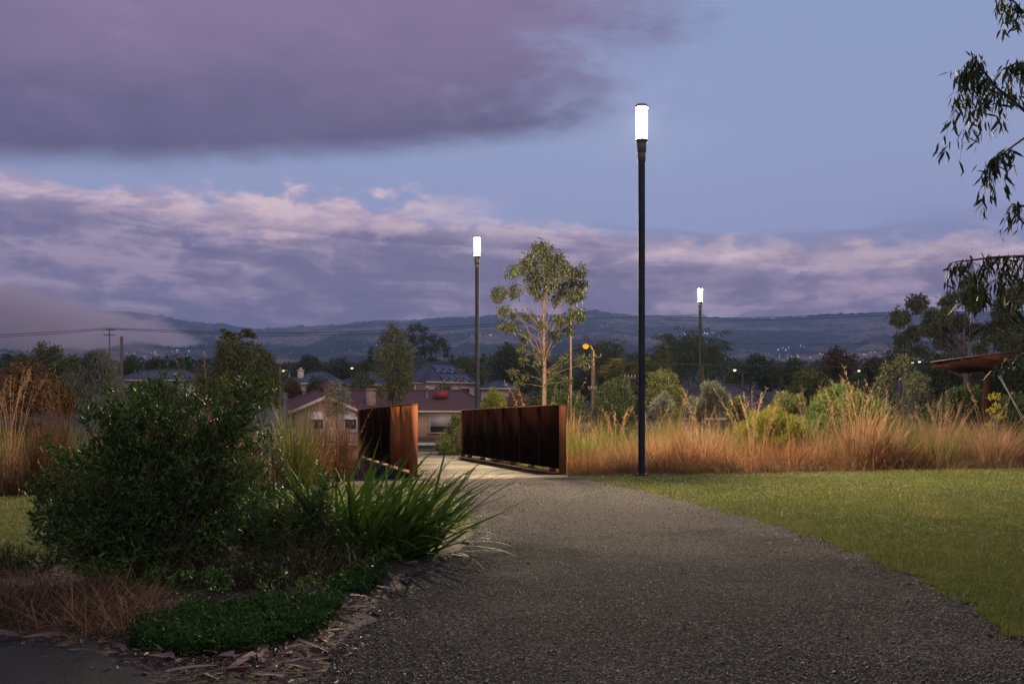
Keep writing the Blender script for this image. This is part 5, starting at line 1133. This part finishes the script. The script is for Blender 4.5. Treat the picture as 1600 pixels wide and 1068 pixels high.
# ================================================================== NEAR GUM TREE, ITS BRANCHES HANGING INTO THE FRAME
L_HANG = foliage('hanging_leaf', [(0.014, 0.022, 0.010), (0.026, 0.038, 0.015), (0.045, 0.058, 0.024)], .65, .15, .2)
YN = 6.6; tx = 4.75
ng = thing('gum_tree', 'near gum tree at the right frame edge with drooping long leaved branches', 'tree', (tx, 7.0, 0))
wood = MB(); tz = np.linspace(0, 1, 9)
wood.tube(np.stack([.25 * np.sin(tz * 2.2), .1 * np.sin(tz * 3), tz * 6.2 - .05], -1), np.linspace(.16, .05, 9), 9)
lv = MB(); r = rng(303)
W_ = lambda u, v, dy=0.0: np.array([px(u, YN + dy) - tx, YN + dy - 7.0, pz(v, YN + dy)])
def spray(stem, drops, dy=0.0, nl=1.0, start=.45):
    """a twig given by photo columns and rows, with hanging side twigs that end at the given points"""
    P = np.array([W_(u, v, dy) for u, v in stem]); root_p = np.array([.15, 0, P[0, 2] - .25]); full = np.concatenate([[root_p], P]); m_ = len(full)
    wood.tube(full, np.linspace(.018, .0025, m_), 5, .5, False); allp = [(P, 1.0)]
    for (u0, v0, u1, v1) in drops:
        a, b = W_(u0, v0, dy), W_(u1, v1, dy + r.uniform(-.25, .25)); q = np.linspace(0, 1, 6)[:, None]
        mid = np.array([a[0] * .35 + b[0] * .65, (a[1] + b[1]) / 2, a[2] + abs(b[2] - a[2]) * .06]); C = a * (1 - q) ** 2 + 2 * mid * q * (1 - q) + b * q ** 2
        wood.tube(C, np.linspace(.003, .001, 6), 4, .5, False); allp.append((C, 1.6))
    for C, wgt in allp:
        Lc = np.linalg.norm(np.diff(C, axis=0), axis=1).sum(); n = int((10 + Lc * 52) * nl * wgt * .62)
        tq = r.uniform(start if wgt == 1 else .12, 1, n); q = np.linspace(0, 1, len(C)); pos = np.stack([np.interp(tq, q, C[:, j]) for j in range(3)], -1) + r.normal(0, .018, (n, 3))
        d = np.array([0, 0, -1.0]) + r.normal(0, .42, (n, 3)); L_ = r.uniform(.055, .125, n); W__ = L_ * r.uniform(.14, .22, n)
        # lance-shaped leaf: six corners, slightly sickled
        d = norm(d); sd = norm(np.cross(d, r.normal(size=(n, 3)))); up = np.cross(sd, d); Lc_, Wc = L_[:, None], W__[:, None]; sick = sd * Lc_ * r.normal(0, .08, (n, 1))
        v = np.stack([pos, pos + d * Lc_ * .3 + sd * Wc * .5 + sick * .6, pos + d * Lc_ * .68 + sd * Wc * .36 + sick, pos + d * Lc_, pos + d * Lc_ * .68 - sd * Wc * .36 + sick, pos + d * Lc_ * .3 - sd * Wc * .5 + sick * .6], 1)
        fb = np.arange(n)[:, None] * 6; lv.add(v.reshape(-1, 3), np.concatenate([fb + np.array([0, 1, 2, 5]), fb + np.array([5, 2, 3, 4])][:1] + [np.concatenate([fb + 2, fb + 3, fb + 4, fb + 5], 1)]), np.repeat(r.beta(2, 2.4, n), 6))
spray([(1640, 60), (1600, 22), (1586, 4), (1572, -6)], [(1595, 15, 1563, 44), (1586, 4, 1572, 52), (1600, 20, 1590, 40), (1575, -5, 1556, 24)], 0, .8)
spray([(1660, 215), (1600, 172), (1556, 136), (1532, 104), (1521, 84)], [(1532, 104, 1484, 118), (1540, 115, 1472, 240), (1545, 125, 1500, 250), (1556, 136, 1528, 225), (1560, 140, 1548, 205), (1525, 92, 1495, 160), (1530, 100, 1490, 190), (1550, 130, 1515, 215), (1535, 108, 1508, 175), (1545, 122, 1535, 190), (1565, 143, 1562, 195)], 0, 1.0, .6)
spray([(1650, 120), (1610, 98), (1585, 100), (1565, 110)], [(1590, 99, 1580, 160), (1605, 98, 1592, 168), (1600, 98, 1598, 150), (1580, 102, 1574, 140)], .1, 1.0)
spray([(1660, 240), (1600, 216), (1572, 236), (1555, 250)], [(1572, 236, 1545, 290), (1565, 240, 1532, 338), (1560, 246, 1550, 320), (1580, 230, 1570, 300), (1556, 250, 1538, 275), (1560, 250, 1525, 322)], 0, .9, .6)
spray([(1660, 330), (1600, 322), (1580, 318)], [(1600, 322, 1562, 372), (1598, 322, 1590, 360), (1585, 318, 1575, 330)], -.1, .6, .7)
spray([(1670, 420), (1600, 400), (1550, 402), (1505, 408), (1486, 420)], [(1505, 408, 1480, 446), (1520, 405, 1500, 440), (1545, 402, 1520, 470), (1560, 401, 1535, 480), (1575, 400, 1560, 490), (1590, 400, 1580, 490), (1600, 400, 1596, 495), (1590, 400, 1498, 480), (1600, 405, 1550, 470), (1600, 430, 1515, 492)], 0, 1.0, .4)
spray([(1660, 560), (1600, 552), (1575, 565)], [(1590, 555, 1545, 590), (1598, 555, 1560, 585)], -.1, .5, .8)
# crown above and beyond the frame
for k in range(24):
    a = r.uniform(-1.2, 1.9); hgt = r.uniform(3.2, 6.6); rad = r.uniform(.5, 1.7); c = np.array([math.cos(a) * rad + .2, math.sin(a) * rad, hgt])
    if (c[0] + tx) / (c[1] + 7) < .60: continue
    q = np.linspace(0, 1, 5)[:, None]; b0 = np.array([.2, 0, hgt - .7]); wood.tube(b0 * (1 - q) + c * q, np.linspace(.02, .004, 5), 4, .5, False)
    n = 90; leaves(lv, c + r.normal(0, .22, (n, 3)), np.array([0, 0, -1.0]) + r.normal(0, .4, (n, 3)), r.uniform(.06, .12, n), .018, r.beta(2, 2, n), r)
wood.build('trunk', BARK_DARK, ng, smooth=True); lv.build('crown', L_HANG, ng)
